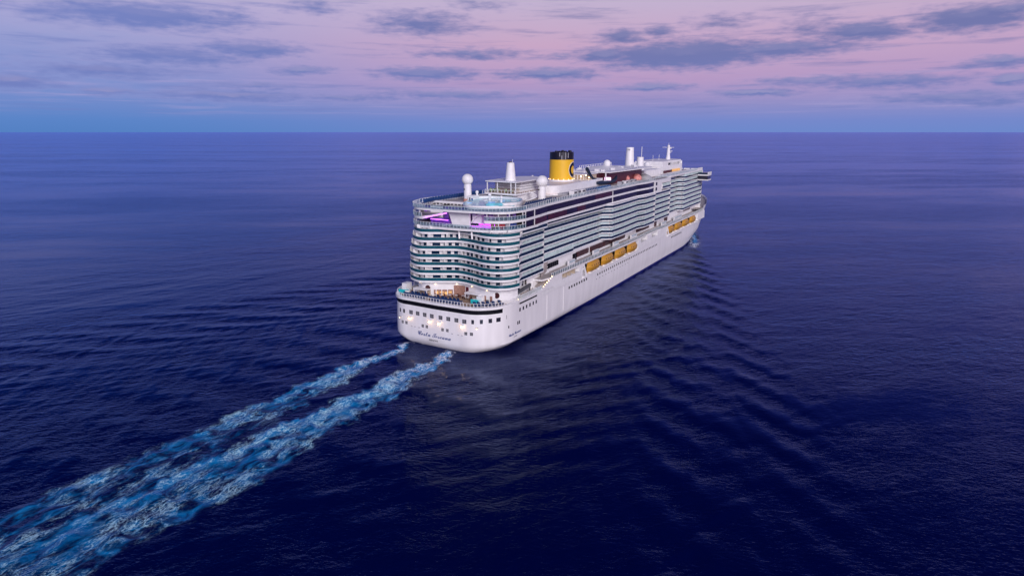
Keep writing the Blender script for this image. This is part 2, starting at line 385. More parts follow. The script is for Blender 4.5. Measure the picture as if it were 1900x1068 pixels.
# vertical rubbing strips and mooring fittings
for x in (33, 46.5):
    fb = MB(); fb.box(x - .12, x + .12, -21.1, -20.95, 3.5, 12.5, 'white'); fb.build('rubbing_strip', hull)
for y in (10.2, 8.8, -5.9, -8.2, -9.6, 7.0):
    fb = MB(); fb.box(hullx(y, 6.2) - .15, hullx(y, 6.2) + .1, y - .3, y + .3, 6.0, 6.2, 'grey'); fb.build('fairlead', hull)
# floodlights on the transom
for y, z, r, big in ((10.8, 8.7, .22, 1), (2.5, 8.8, .22, 1), (-1.1, 8.8, .22, 1), (-9.7, 9.0, .24, 1), (15.0, 8.3, .14, 0), (-14.5, 8.8, .14, 0)):
    b = MB(); x = hullx(y, z); b.ball((x - .75, y, z), r, 'lampbig' if big else 'lamp', 12, 8)
    b.bar((x, y, z + .25), (x - .9, y, z + .4), .5, .12, 'grey'); b.build('floodlight', hull)
# lettering
def text(body, size, loc, rot, m, shear=0, name='name_lettering', extrude=.02, off=0):
    c = bpy.data.curves.new(name, 'FONT'); c.body = body; c.size = size; c.shear = shear; c.align_x = 'CENTER'; c.extrude = extrude; c.offset = off
    o = bpy.data.objects.new(name, c); COL.objects.link(o); bpy.context.view_layer.update()
    me = bpy.data.meshes.new_from_object(o.evaluated_get(bpy.context.evaluated_depsgraph_get())); bpy.data.objects.remove(o)
    me.name = name; me.materials.clear(); me.materials.append(MATS[m])
    q = bpy.data.objects.new(name, me); COL.objects.link(q); q.parent = hull; q.location = loc; q.rotation_euler = rot
    return q
def script(s):
    out = ''
    for ch in s:
        if 'A' <= ch <= 'Z': out += chr(0x1D4D0 + ord(ch) - 65)
        elif 'a' <= ch <= 'z': out += chr(0x1D4EA + ord(ch) - 97)
        else: out += ch
    return out
nm = text(script('Costa Toscana'), 2.15, (-2.98, 1.1, 3.75), (math.pi / 2, 0, -math.pi / 2), 'letter', off=.012)
text('GENOVA', .85, (-3.06, 1.3, 2.45), (math.pi / 2, 0, -math.pi / 2), 'window', name='port_lettering')
ang = math.atan2(-(hb(13, 5) - hb(5, 5)), 8)
text(script('Costa Toscana'), 1.25, (10.6, ys(10.6, 4.8) - .12, 4.7), (math.pi / 2, 0, 0), 'letter', name='side_lettering')
text('GENOVA', .5, (10.8, ys(10.8, 3.8) - .12, 3.8), (math.pi / 2, 0, 0), 'grey', name='side_port_lettering')

# sides above the hull: lifeboat recesses and promenade
for s in (-1, 1):
    pb = MB()
    for x0, x1 in ((29.0, 63.5), (129.5, 176.5), (244.5, 262.0)):
        pb.box(x0, x1, min(s * 21.0, s * 17.2), max(s * 21.0, s * 17.2), 12.95, 14.3, 'white')
        pb.box(x0, x1, min(s * 20.98, s * 17.2), max(s * 20.98, s * 17.2), 14.3, 15.6, 'white')
    pb.box(29, 262, min(s * 17.4, s * 10), max(s * 17.4, s * 10), 12.9, 17.58, 'white')
    # ledge that carries the boats
    pb.box(63.5, 129.5, min(s * 21.6, s * 17.3), max(s * 21.6, s * 17.3), 12.25, 12.94, 'white')
    pb.box(176.5, 244.5, min(s * 21.6, s * 17.3), max(s * 21.6, s * 17.3), 12.25, 12.94, 'white')
    for x0, x1 in ((38.0, 45), (60.5, 63.5), (129.5, 133), (143, 150), (160, 176.5), (244.5, 262)):
        pb.box(x0, x1, min(s * 20.96, s * 17.3), max(s * 20.96, s * 17.3), 15.6, 17.58, 'white')
    for x in (48.5, 52, 56): pb.box(x, x + .5, min(s * 20.9, s * 17.3), max(s * 20.9, s * 17.3), 15.6, 17.58, 'sand')
    pb.box(45, 60.5, min(s * 17.6, s * 17.4), max(s * 17.6, s * 17.4), 15.5, 17.5, 'sand')
    pb.box(133, 160, min(s * 17.6, s * 17.4), max(s * 17.6, s * 17.4), 15.5, 17.5, 'darkgrey')
    for x in range(66, 128, 5): pb.box(x, x + 2.6, min(s * 17.55, s * 17.4), max(s * 17.55, s * 17.4), 13.6, 16.4, 'darkgrey')
    for x in range(178, 242, 5): pb.box(x, x + 2.6, min(s * 17.55, s * 17.4), max(s * 17.55, s * 17.4), 13.6, 16.4, 'darkgrey')
    pb.build('boat_deck_wall', ship)
# forward part of the hull (raised bow)
bw = MB(); XB = [244.5, 252, 258, 265, 272, 280, 290, 300, 308, 314, 318, 322, 326, 330, 334, 338]
def bowrow(z): return [(min(x, tipx(z)), -max(.02, float(hb(min(x, tipx(z)), z)))) for x in XB]
zz = [12.95, 15, 17.5, 19, 21.2]
for s in (1, -1):
    for i in range(4):
        r0, r1 = bowrow(zz[i]), bowrow(zz[i + 1])
        for j in range(len(XB) - 1):
            if zz[i] >= 17.5 and j < 2: continue
            if (Vector(r0[j]) - Vector(r0[j + 1])).length < .01: continue
            q = [(r0[j][0], r0[j][1] * s, zz[i]), (r0[j + 1][0], r0[j + 1][1] * s, zz[i]), (r1[j + 1][0], r1[j + 1][1] * s, zz[i + 1]), (r1[j][0], r1[j][1] * s, zz[i + 1])]
            bw.face(q if s > 0 else q[::-1], 'hull')
rr = bowrow(19.9); bw.face([(x, y, 19.9) for x, y in rr] + [(x, -y, 19.9) for x, y in rr[::-1]], 'deck')
bw.build('bow', ship, smooth=False)
# promenade deck and its fascia
for s in (-1, 1):
    dk = MB()
    line = [(30.5, s * 17), (30.5, s * 20.0), (36, s * 21.15), (60, s * 21.15), (126, s * 21.15), (136, s * 21.0), (141, s * 20.6), (160, s * 20.6), (166, s * 21.15), (246, s * 21.15), (262, s * 20.6), (262, s * 9), (30.5, s * 9)]
    dk.slab(line[1:], 17.6, 18.2, 'white', mtop='deck'); dk.build('promenade_deck', ship)
for s in (-1, 1):
    line = [(36.2, s * 20.95), (60, s * 20.95), (126, s * 20.95), (136, s * 20.8), (141, s * 20.4), (160, s * 20.4), (166, s * 20.95), (246, s * 20.95), (260, s * 20.5)]
    railing('promenade_railing', line, 18.2, 1.35, ship, 1.5)
    line = [(12.6, s * 20.75), (20, s * 20.75), (30.2, s * 20.75)]
    railing('aft_side_railing', line, 15.25, 1.4, ship, .8, post=.16)
# stairs at the stern quarter, with lamps on the stringers
for s in (-1, 1):
    b = MB()
    for k in range(14):
        x = 29.2 + k * .62; z = 15.2 + k * .215
        b.box(x, x + .62, min(s * 20.9, s * 17.6), max(s * 20.9, s * 17.6), z - .4, z + .215, 'stair')
    b.ribbon([(29, s * 20.98), (38, s * 20.98)], 14.3, 15.2, .1, 'hull')
    b.face([(29, s * 21.02, 14.4), (38.2, s * 21.02, 14.4), (38.2, s * 21.02, 18.25), (36.9, s * 21.02, 18.25), (29, s * 21.02, 15.3)], 'hull')
    o = b.build('quarter_stairs', ship)
    for k in range(6):
        b = MB(); b.ball((30.2 + k * 1.3, s * 20.95, 16.0 + k * .45), .17, 'lamp', 10, 6); b.build('step_lamp', o)
    # slanted screens beside the stairs
    b = MB()
    b.mesh([(33.5, s * 18.2, 18.4), (39.5, s * 17.2, 19.2), (36.5, s * 16.9, 22.6), (41.5, s * 16.8, 22.6), (33.8, s * 18.2, 18.2), (39.9, s * 17.2, 19.0), (37, s * 16.7, 22.5), (42, s * 16.6, 22.5)],
           [(0, 1, 3, 2), (4, 6, 7, 5), (0, 4, 5, 1), (1, 5, 7, 3), (3, 7, 6, 2), (2, 6, 4, 0)], 'stair'); b.build('stair_canopy', ship)

# superstructure core ------------------------------------------------
G = lambda k: 18.40 + 2.6235 * k
F = lambda k: G(k) - .58
core_ = MB()
core_.slab([(16, -13), (250, -13), (258, -8), (260, 0), (258, 8), (250, 13), (16, 13)], 14.2, 43.0, 'white', mtop='deck')
core_.build('superstructure', ship)
# aft pool deck floor
fl = MB(); fo = [(x + .9, y * .95) for x, y in full if x < 30]
fl.slab(fo + [(31, -17), (31, 17)], 14.3, 14.9, 'deck', mtop='teak'); fl.build('aft_deck', ship)
railing('aft_railing', [(x + .45, y * .985) for x, y in full if x < 12.5], 15.25, 1.2, ship, 1.12, post=.13, glass=False)

# aft balconies ------------------------------------------------------
T4 = [(14, 19.6), (8, 18), (5, 16), (3, 13.6), (1.4, 9.4), (3.8, 4), (6.5, -.9), (6.7, -4.2), (5.6, -8.7), (4.1, -13.1), (4.3, -17.6), (7.1, -20.9), (11.2, -22.1)]
DOORS = [12.6, 9.3, 6.2, 5.1, 2.9, 1.8, -.3, -2.6, -4.9, -6.8, -9.2, -11.6, -14.4, -17.6]
for k in range(1, 8):
    sh = max(0, k - 4) * .62 + (0 if k > 3 else (.25 if k == 2 else .3 if k == 1 else .1))
    line = smoothline([(x + sh, y * (1 - .012 * max(0, k - 4)) + (.5 if k < 3 and y > 10 else 0)) for x, y in T4], 5)
    f = F(k); b = MB()
    b.slab(line + [(17, -20.0), (17, 19.6)], f - .62, f, 'white')
    wall = [(x + 2.1, y * .94) for x, y in line]
    b.ribbon(wall, f, f + 2.1, .15, 'white')
    for x, y, tx, ty in walk(line, 5.8, 2.2):       # partitions between cabins
        b.bar((x + .15, y * .995, f + 1.0), (x + 2.0, y * .945, f + 1.0), .07, 2.0, 'white')
    o = b.build('aft_balcony', ship, smooth=True)
    g = MB(); g.ribbon(offset(line, .05), f + .02, f + 1.02, .05, 'teal'); 
    g.ribbon(offset(line, .0), f + 1.0, f + 1.06, .1, 'white'); g.build('glass_balustrade', o, smooth=True)
    wy = [p[1] for p in wall][::-1]; wx = [p[0] for p in wall][::-1]
    for y in DOORS:
        y0, y1 = y * .96 - .56, y * .96 + .56
        d = MB(); xa, xb = np.interp(y0, wy, wx) - .08, np.interp(y1, wy, wx) - .08
        d.mesh([(xa, y0, f + .05), (xb, y1, f + .05), (xb, y1, f + 1.98), (xa, y0, f + 1.98), (xa + .1, y0, f + .05), (xb + .1, y1, f + .05), (xb + .1, y1, f + 1.98), (xa + .1, y0, f + 1.98)],
               [(1, 0, 3, 2), (0, 4, 7, 3), (5, 1, 2, 6), (3, 7, 6, 2), (0, 1, 5, 4)], 'navyglass'); d.build('balcony_door', o)
# dark recess between stern balconies and the sides
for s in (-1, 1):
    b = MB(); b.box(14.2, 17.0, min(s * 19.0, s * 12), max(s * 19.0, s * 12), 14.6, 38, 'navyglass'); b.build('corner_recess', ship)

# aft wall of the pool deck, with its bars and panels ------------------
aw = smoothline([(x + 2.2, y * .92) for x, y in T4], 5)
b = MB(); b.ribbon(aw, 14.6, 19.9, .3, 'white')
b.ribbon([(x - .5, y * 1.01) for x, y in aw], 19.25, 19.8, .45, 'white')
bulk = b.build('aft_bulkhead', ship, smooth=True)
awy = [p[1] for p in aw][::-1]; awx = [p[0] for p in aw][::-1]
def ax(y): return float(np.interp(y, awy, awx))
def panel(y0, y1, z0, z1, m, name, d=.12, parent=None, n=6):
    q = MB(); Y = np.linspace(y0, y1, n + 1)
    for i in range(n):
        a, c = Y[i], Y[i + 1]; xa, xc = ax(a) - d, ax(c) - d
        q.mesh([(xa, a, z0), (xc, c, z0), (xc, c, z1), (xa, a, z1), (xa + d, a, z0), (xc + d, c, z0), (xc + d, c, z1), (xa + d, a, z1)],
               [(0, 3, 2, 1) if c > a else (0, 1, 2, 3), (3, 7, 6, 2), (0, 4, 7, 3), (1, 2, 6, 5)], m)
    return q.build(name, parent or bulk)
panel(7.2, 12.0, 14.8, 17.2, 'sand', 'open_bar'); lb = panel(.9, 6.2, 14.8, 17.2, 'slat', 'lit_bar')
for y0, z0, w, h in ((1.2, 16.0, .8, .7), (2.4, 15.5, .7, 1.0), (3.4, 16.1, 1.1, .5), (4.9, 15.8, .8, .9), (3.3, 15.2, .6, .5)):
    panel(y0, y0 + w, z0, z0 + h, 'barlight', 'lit_shelf', d=.2, parent=lb, n=1)
for y in (.6, 2.2, 3.8, 5.4): panel(y, y + .18, 14.8, 17.3, 'white', 'bar_post', d=.3, parent=lb, n=1)
for y in (-17.8, -14.0, -9.4, -6.2, 7.6, 9.9, 11.4): panel(y, y + .9, 14.8, 16.0, random.choice(['slat', 'darkgrey', 'sand', 'redbrown']), 'bar_cabinet', d=.5, n=1)
panel(-3.1, .6, 14.8, 18.6, 'slat', 'slatted_screen'); panel(-10.4, -5.2, 14.8, 17.0, 'sand', 'open_bar')
panel(-12.9, -12.2, 14.8, 17.2, 'slat', 'brown_door'); panel(-15.2, -14.4, 14.8, 17.3, 'slat', 'brown_door')
panel(-4.6, -3.4, 16.6, 18.4, 'wine', 'dark_window'); panel(-8.6, -7.6, 15.0, 16.8, 'loungeblue', 'dark_window'); panel(8.6, 9.4, 15, 17.4, 'loungeblue', 'blue_door')
panel(13.6, 14.3, 14.8, 17, 'slat', 'brown_door')
def awning(y0, y1, z):
    q = MB(); ym = (y0 + y1) / 2; xa = ax(ym); q.box(xa - 2.2, xa, y0, y1, z, z + .3, 'white')
    for y in (y0 + .2, y1 - .2): q.box(xa - 2.1, xa - 1.9, y - .1, y + .1, 14.6, z, 'white')
    q.build('bar_canopy', bulk)
awning(6.9, 12.4, 17.3); awning(-10.8, -5.0, 17.1)
for y, z in ((8.0, 17.7), (-16.6, 17.7)):
    q = MB(); x = ax(y) - .25; vs = [(x, y, z)] + [(x, y + .95 * math.cos(a), z + .95 * math.sin(a)) for a in np.linspace(0, 2 * math.pi, 25)[:-1]]
    w = [(p[0] + .25, p[1], p[2]) for p in vs]
    q.mesh(vs + w[1:], [(0, 1 + (i + 1) % 24, 1 + i) for i in range(24)] + [(1 + i, 1 + (i + 1) % 24, 25 + (i + 1) % 24, 25 + i) for i in range(24)], 'redbrown'); q.build('round_emblem', bulk)
for y in (13.2, -11.4):
    q = MB(); x = ax(y) - 2.0; q.box(x, x + 2, y - 1, y + 1, 14.6, 17.1, 'white'); q.box(x - .06, x, y - .6, y + .6, 14.9, 15.9, 'black'); q.build('service_kiosk', bulk)
for y in (11.5, 5.5, -.5, -6.5, -13.5):
    q = MB(); q.ball((ax(y) - .5, y, 19.15), .14, 'lamp', 8, 6); q.build('ceiling_lamp', bulk)
for x, y, r in ((4.6, -11.0, 1.45), (3.4, 17.3, 1.3)):
    q = MB(); q.lathe(x, y, [(r * 1.1, 14.6), (r * 1.35, 15.9), (r * 1.35, 16.05), (r, 16.05), (r * .95, 15.7)], 'white', 20)
    o = q.build('hot_tub', ship, smooth=True)
    q = MB(); q.lathe(x, y, [(r * .98, 15.6), (r * .98, 15.92)], 'spa', 20); q.build('tub_water', o)
    q = MB(); q.box(x - r * 1.5, x - r * 1.42, y - r, y + r, 15.3, 16.6, 'spa'); q.build('glass_front', o)
q = MB(); q.box(5.2, 8.2, 18.4, 20.2, 14.6, 17.6, 'white'); q.build('deck_house', ship)
# crane and window group on the starboard quarter
q = MB(); q.bar((14.5, -19.2, 16.9), (25, -18.6, 17.6), .8, .9, 'darkgrey'); q.bar((16, -19, 14.6), (16, -19, 17.0), .9, .9, 'white'); q.tube([(24.5, -18.6, 14.6), (24.5, -18.6, 17.6)], .3, 'darkgrey'); q.build('mooring_crane', ship)
for k in range(4):
    q = MB(); q.box(17.6 + k * 2.1, 18.5 + k * 2.1, -17.28, -17.1, 17.6, 19.4, 'window'); q.build('quarter_window', ship)
q = MB(); q.box(13.2, 13.7, -20.4, -19.9, 14.9, 15.5, 'lamp'); q.build('deck_lamp', ship)

# side balconies ---------------------------------------------------------
SA = [(16.6, -18.8), (35.0, -18.5)]
SB = [(35.0, -16.6), (60, -16.5), (92.5, -16.8), (95.2, -20.3), (107, -20.5), (129, -19.9), (136.6, -21.3), (152, -21.2)]
SD = [(152, -19.7), (184, -19.5)]
SE = [(184, -16.8), (209.5, -16.7), (211.8, -19.7), (232, -19.3), (256, -19.2)]
def smooth_c(line):
    return line
def balcony_run(line, k, x1=None, x0=None, glass='navyglass', s=-1):
    L = [(x, y * (-s)) for x, y in line]
    return L
def side_bay(line, k, s, parent, back=1.7, divs=2.9):
    """one storey of cabins along a plan polyline (starboard coordinates)"""
    f = F(k); b = MB(); L = [(x, y if s < 0 else -y) for x, y in line]
    inn = -12.0 if s < 0 else 12.0
    top = f + (1.0 if k == 7 and line is not SE else 2.24)
    if k == 7 and line is not SE: b.slab(L + [(L[-1][0], inn), (L[0][0], inn)], top, top + .35, 'white')
    poly = L + [(L[-1][0], inn), (L[0][0], inn)]
    b.slab(poly, f - .42, f, 'white')
    wl = offset(L, back if s < 0 else -back); wl[0] = (L[0][0], wl[0][1]); wl[-1] = (L[-1][0], wl[-1][1])
    for (x0, y0), (x1, y1) in zip(wl[:-1], wl[1:]):
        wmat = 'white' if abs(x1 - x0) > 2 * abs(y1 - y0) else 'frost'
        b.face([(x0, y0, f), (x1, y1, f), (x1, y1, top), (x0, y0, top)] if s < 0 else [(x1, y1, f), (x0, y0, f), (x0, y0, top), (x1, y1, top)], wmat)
    n = 0
    for x, y, tx, ty in walk(L, divs, .05):
        if abs(tx) < .9: continue
        nx, ny = (-ty, tx) if s < 0 else (ty, -tx)
        b.bar((x + nx * .12, y + ny * .12, (f + top) / 2), (x + nx * back, y + ny * back, (f + top) / 2), .06, top - f - .03, 'frost')
        wx, wy = x + nx * (back - .03) + tx * 1.5, y + ny * (back - .03) + ty * 1.5
        if top > f + 2 and L[0][0] + .3 < wx < L[-1][0] - .3:
            b.bar((wx - tx * .7, wy - ty * .7, f + 1.0), (wx + tx * .7, wy + ty * .7, f + 1.0), .05, 1.9, 'navyglass' if n % 3 else 'sand')
        n += 1
    x, y = L[-1]; b.box(x - .12, x, min(y, inn), max(y, inn), f, top - .02, 'white')
    x, y = L[0]; b.box(x, x + .12, min(y, inn), max(y, inn), f, top - .02, 'white')
    o = b.build('side_balcony', parent)
    g = MB(); t = .05 if s < 0 else -.05
    g.ribbon(offset(L, t * .4), f + .02, f + .98, t, 'navyglass'); g.ribbon(L, f + .98, f + 1.05, t * 2, 'white'); g.build('glass_balustrade', o)
    return o
for s in (-1, 1):
    side_bay(SA, 1, s, ship); side_bay([(35, -16.6), (42.5, -16.5)], 1, s, ship)
    for k in range(2, 8):
        side_bay(SA if k < 7 else [(x, y - 1.3) for x, y in SA], k, s, ship)
        ln = [(x, y - (1.3 if x < 93 else 0)) for x, y in SB] if k == 7 else SB if k > 2 else [(35.0, -17.6), (62, -17.5), (64, -16.7)] + SB[2:]
        side_bay(ln, k, s, ship)
        side_bay(SD, k, s, ship)
    for k in range(2, 10): side_bay(SE, k, s, ship)
    side_bay([(168, -19.7), (184, -19.5)], 8, s, ship)
b = MB()
for s in (-1, 1):
    def yy(a, c): return min(s * a, s * c), max(s * a, s * c)
    b.box(15.5, 256, *yy(15.0, 10), 14.4, 43.0, 'white')              # inner side walls
    b.box(167.8, 183.8, *yy(19.4, 12), 41.5, 43.4, 'white'); b.box(156, 167.8, *yy(19.4, 12), 37.6, 43.4, 'white')
    b.box(184, 256, *yy(19.1, 12), 43.5, 44.3, 'white')
    b.box(42.6, 92, *yy(16.7, 12), 21.9, 22.6, 'white')
    b.box(17, 42.5, *yy(16.9, 12), 14.6, 19.35, 'white')
b.build('side_wall', ship)
# promenade wall with its dark windows
b = MB()
for s in (-1, 1): b.box(42.5, 258, min(s * 16.3, s * 12), max(s * 16.3, s * 12), 18.2, 23.0, 'white')
pw = b.build('promenade_wall', ship)
for x0, x1, z0, z1 in ((42, 50.5, 19.6, 21.3), (64, 67, 18.6, 21.2), (67.4, 79, 19.4, 21.4), (81, 95, 19.3, 21.4), (96, 110, 19.3, 21.4), (111, 122, 19.3, 21.4), (139, 158, 19.4, 21.8), (168, 171, 18.6, 21.8), (186, 191, 19, 22), (226, 240, 20.5, 21.3)):
    q = MB(); q.box(x0, x1, -16.75, -16.28, z0, z1, 'black' if x0 < 65 else 'redbrown')
    for x in np.arange(x0 + 1.6, x1 - .5, 1.7): q.box(x, x + .1, -16.8, -16.7, z0, z1, 'darkgrey')
    q.build('promenade_window', pw)
for x0, x1 in ((56, 61.5), (80, 86), (103, 109), (126, 134), (175, 183), (199, 214)):
    q = MB(); q.box(x0, x1, -18.6, -17.9, 18.2, 20.1, 'salt'); q.box(x0 + .2, x1 - .2, -18.62, -18.58, 19.2, 19.9, 'railglass'); q.build('wind_screen', pw)

# the two dark window bands and the white stripes --------------------------
U = [(17, -20.9), (22, -20.8), (28, -20.4), (35, -19.6), (60, -18.9), (100, -18.3), (132, -18.2), (137, -18.7), (146, -19.5), (155, -19.3)]
AFT = [(17, -20.9), (13.7, -20.3), (10.6, -19.4), (8.4, -17.5), (7.0, -14.8), (6.2, -11.5), (5.6, -7), (5.1, -1.2), (4.9, 5.5), (5.1, 10.5), (6.1, 13.8), (8.6, 16.6), (12.5, 18.7), (17, 19.9)]
AFTs = smoothline(AFT, 4)
for s in (-1, 1):
    L = [(x, y if s < 0 else -y) for x, y in U]; t = -.2 if s < 0 else .2
    for z0, z1 in ((38.0, 40.05), (40.9, 42.95)):
        b = MB(); b.ribbon(offset(L, -t * .5), z0, z1, t * -4, 'bandglass'); b.build('window_band', ship)
    for z0, z1 in ((37.25, 38.0), (40.05, 40.9), (42.95, 43.65)):
        b = MB(); b.ribbon(L, z0, z1, -t * 10, 'white'); b.build('white_stripe', ship)
    if s < 0:
        for x0, x1, z0, z1 in ((24.5, 34.8, 38.05, 40.0), (36, 52, 38.05, 40.0), (80, 98.5, 40.95, 42.9), (62, 70, 38.05, 40)):
            xx = np.linspace(x0, x1, 6); ll = [(float(x), float(np.interp(x, [p[0] for p in U], [p[1] for p in U])) + .04) for x in xx]
            b = MB(); b.ribbon(ll, z0, z1, .1, 'bandwarm'); b.build('lit_window', ship)
    for x, w in ((17.3, .35), (23.8, .35), (100, .45), (155, .6)):
        y = float(np.interp(x, [p[0] for p in U], [p[1] for p in U])) - .06
        b = MB(); b.box(x - w / 2, x + w / 2, min(y * -s, (y + .5) * -s), max(y * -s, (y + .5) * -s), 37.3, 43.5, 'white'); b.build('mullion', ship)
    b = MB(); b.box(157, 159, min(s * 19.6, s * 15), max(s * 19.6, s * 15), 38.4, 40.0, 'bandglass'); b.box(157, 159, min(s * 19.6, s * 15), max(s * 19.6, s * 15), 41.1, 42.6, 'bandglass'); b.build('band_end_window', ship)
# aft upper decks
def aftdeck(name, line, z0, z1, top='deck', xin=26):
    b = MB(); b.slab(line + [(xin, line[-1][1]), (xin, line[0][1])], z0, z1, 'white', mtop=top); return b.build(name, ship, smooth=False)
aftdeck('lower_aft_deck', AFTs[::-1], 37.25, 38.0)
pp = [p for p in AFTs if p[1] > 10.4]; aftdeck('port_wing_deck', pp, 40.05, 40.9, xin=20)
pp = [p for p in AFTs if p[1] < -12.4]; aftdeck('starboard_wing_deck', pp, 40.05, 40.9, xin=20)
# rim deck with a stairwell opening on the port half
b = MB(); inn = [(x + 2.4 if x < 13 else x, y * .9) for x, y in AFTs]
for i in range(len(AFTs) - 1):
    a, c, d, e = AFTs[i], AFTs[i + 1], inn[i + 1], inn[i]
    b.face([(*a, 42.95), (*a, 43.65), (*c, 43.65), (*c, 42.95)], 'white'); b.face([(*a, 43.65), (*e, 43.65), (*d, 43.65), (*c, 43.65)], 'white')
    b.face([(*e, 43.65), (*e, 42.95), (*d, 42.95), (*d, 43.65)], 'white'); b.face([(*a, 42.95), (*c, 42.95), (*d, 42.95), (*e, 42.95)], 'white')
b.build('aft_rim', ship, smooth=True)
b = MB()
b.slab([(7.6, -14), (7.0, -3.5), (21, -3.5), (24, 16.8), (18, 18.5), (256, 18), (256, -18), (17, -19)], 43.0, 43.5, 'white', mtop='deck'); b.build('top_deck', ship)
b = MB(); b.box(21.2, 22, 0, 17, 40.5, 43.4, 'darkgrey')
for y in np.arange(0, 17.5, 1.5): b.box(20.9, 21.3, y, y + .25, 40.5, 43.4, 'white')
b.box(20.6, 21.3, -1, 18, 43.5, 44.2, 'white'); b.build('well_wall', ship)
# interior wall behind the open aft decks and purple lighting
b = MB(); b.box(15.8, 16.3, -18, 18, 38, 42.95, 'violet')
for y in np.arange(-17, 18, 2.2): b.box(15.6, 15.82, y, y + .35, 38, 42.9, 'darkgrey')
b.build('lounge_wall', ship)
b = MB(); b.mesh([(8, .6, 38.2), (8, -5.9, 38.2), (8, -5.9, 42.94), (8, 2.2, 42.94), (8.6, .6, 38.2), (8.6, -5.9, 38.2), (8.6, -5.9, 42.94), (8.6, 2.2, 42.94)],
                 [(0, 1, 2, 3), (4, 7, 6, 5), (0, 3, 7, 4), (1, 5, 6, 2)], 'white'); b.build('white_screen', ship)
b = MB(); b.bar((7.4, 11.2, 40.3), (7.4, 2.2, 42.3), .5, .5, 'white'); b.bar((7.1, 11.2, 40.2), (7.1, 2.2, 42.2), .1, .2, 'neon'); b.build('neon_beam', ship)
b = MB(); b.box(9, 12, 1, 10, 38.0, 39.9, 'violet'); b.box(8.85, 9.0, 3, 10, 39.6, 39.75, 'neon'); b.build('stage_backdrop', ship)
b = MB(); b.box(8.2, 8.5, -13.4, -6.2, 38.5, 38.75, 'magenta'); b.box(8.5, 13, -13.4, -6.2, 38.02, 38.4, 'white'); b.box(12.8, 13, -13.4, -6.2, 38.4, 41.5, 'salt'); b.box(12.6, 12.8, -13.2, -6.4, 38.5, 38.8, 'magenta'); b.build('neon_stage', ship)
b = MB(); b.tube([(8, -6.6, 39.6), (8, -7.4, 40.9), (8, -8.6, 41.9), (8.2, -9.8, 42.3), (8.4, -11, 42.4)], .22, 'salt'); b.bar((7.6, -11.4, 39.6), (7.6, -13.3, 41.6), .35, .4, 'salt'); b.box(9.2, 9.4, -9.6, -6.2, 39.4, 42, 'salt'); b.build('slide_arch', ship)
for y, m in ((-14.2, 'slat'), (-15.4, 'slat'), (-16.4, 'red'), (-17.2, 'red'), (-18.2, 'grey'), (-19.0, 'loungeblue'), (-19.6, 'loungeblue')):
    x = float(np.interp(y, [p[1] for p in AFT[:9]], [p[0] for p in AFT[:9]])) + 1.0
    b = MB(); b.box(x, x + .8, y - .4, y + .4, 38, 39.9, m); b.build('lounge_panel', ship)
for (y0, z0, y1, z1) in ((-2.5, 37.3, -3.3, 34.6), (-7.3, 37.3, -8.1, 34.8)):
    b = MB(); b.bar((6.9, y0, z0), (6.0, y1, z1), .45, .45, 'white'); b.build('support_strut', ship)
railing('lower_aft_railing', offset(AFTs, .2), 38.0, 1.3, ship, 1.3, post=.14)
for sel in (lambda p: p[1] > 10.4, lambda p: p[1] < -12.4): railing('wing_railing', offset([p for p in AFTs if sel(p)], .2), 40.9, 1.3, ship, 1.3, post=.14)
b = MB()
for y, z0, z1 in ((-20.6, 38, 43), (-19, 38, 43), (-16.5, 38, 43), (-13, 40.9, 43), (12, 40.9, 43), (16, 38, 43), (14.4, 38, 40)):
    x = float(np.interp(y, [p[1] for p in AFT[::-1]][::-1], [p[0] for p in AFT])) if 0 else min(AFTs, key=lambda p: abs(p[1] - y))[0] + .35
    b.box(x, x + .22, y - .11, y + .11, z0, z1, 'white')
b.build('deck_column', ship)
railing('rim_railing', offset(AFTs, .25), 43.65, 1.3, ship, 1.15, post=.12)
for s in (-1, 1):
    L = [(x, (y + .25) if s < 0 else -(y + .25)) for x, y in U] + [(156.5, s * 19.2)]
    railing('top_side_railing', L, 43.65, 1.3, ship, 1.5, post=.13)
    railing('forward_top_railing', [(157, s * 19.0), (183, s * 19.1), (184.5, s * 18.9), (220, s * 18.9), (255, s * 18.9)], 44.3, 1.2, ship, 1.8, post=.15)

# forward end: bridge ------------------------------------------------------------
b = MB(); fr = [(256, -19.2), (262, -18), (266, -12), (268, 0), (266, 12), (262, 18), (256, 19.2)]
b.slab(fr, 19.9, 43.2, 'white')
for k in range(1, 7): b.ribbon(offset(fr, -.06), F(k) + .3, F(k) + 1.5, .1, 'navyglass')
b.ribbon(offset(fr, -.1), 38.9, 41.0, .15, 'window'); b.build('bridge_front', ship)
for s in (-1, 1):
    b = MB(); b.box(244, 252, min(s * 19.0, s * 25.6), max(s * 19.0, s * 25.6), 38.0, 38.7, 'white'); b.box(244.2, 251.8, min(s * 19.0, s * 25.3), max(s * 19.0, s * 25.3), 38.7, 40.9, 'window')
    b.box(244, 252, min(s * 19.0, s * 25.6), max(s * 19.0, s * 25.6), 40.9, 41.7, 'white'); b.box(244.2, 251.8, min(s * 19.3, s * 25.0), max(s * 19.3, s * 25.0), 41.7, 42.8, 'navyglass'); b.box(244, 252, min(s * 25.2, s * 25.7), max(s * 25.2, s * 25.7), 41.7, 43.2, 'white'); b.build('bridge_wing', ship)

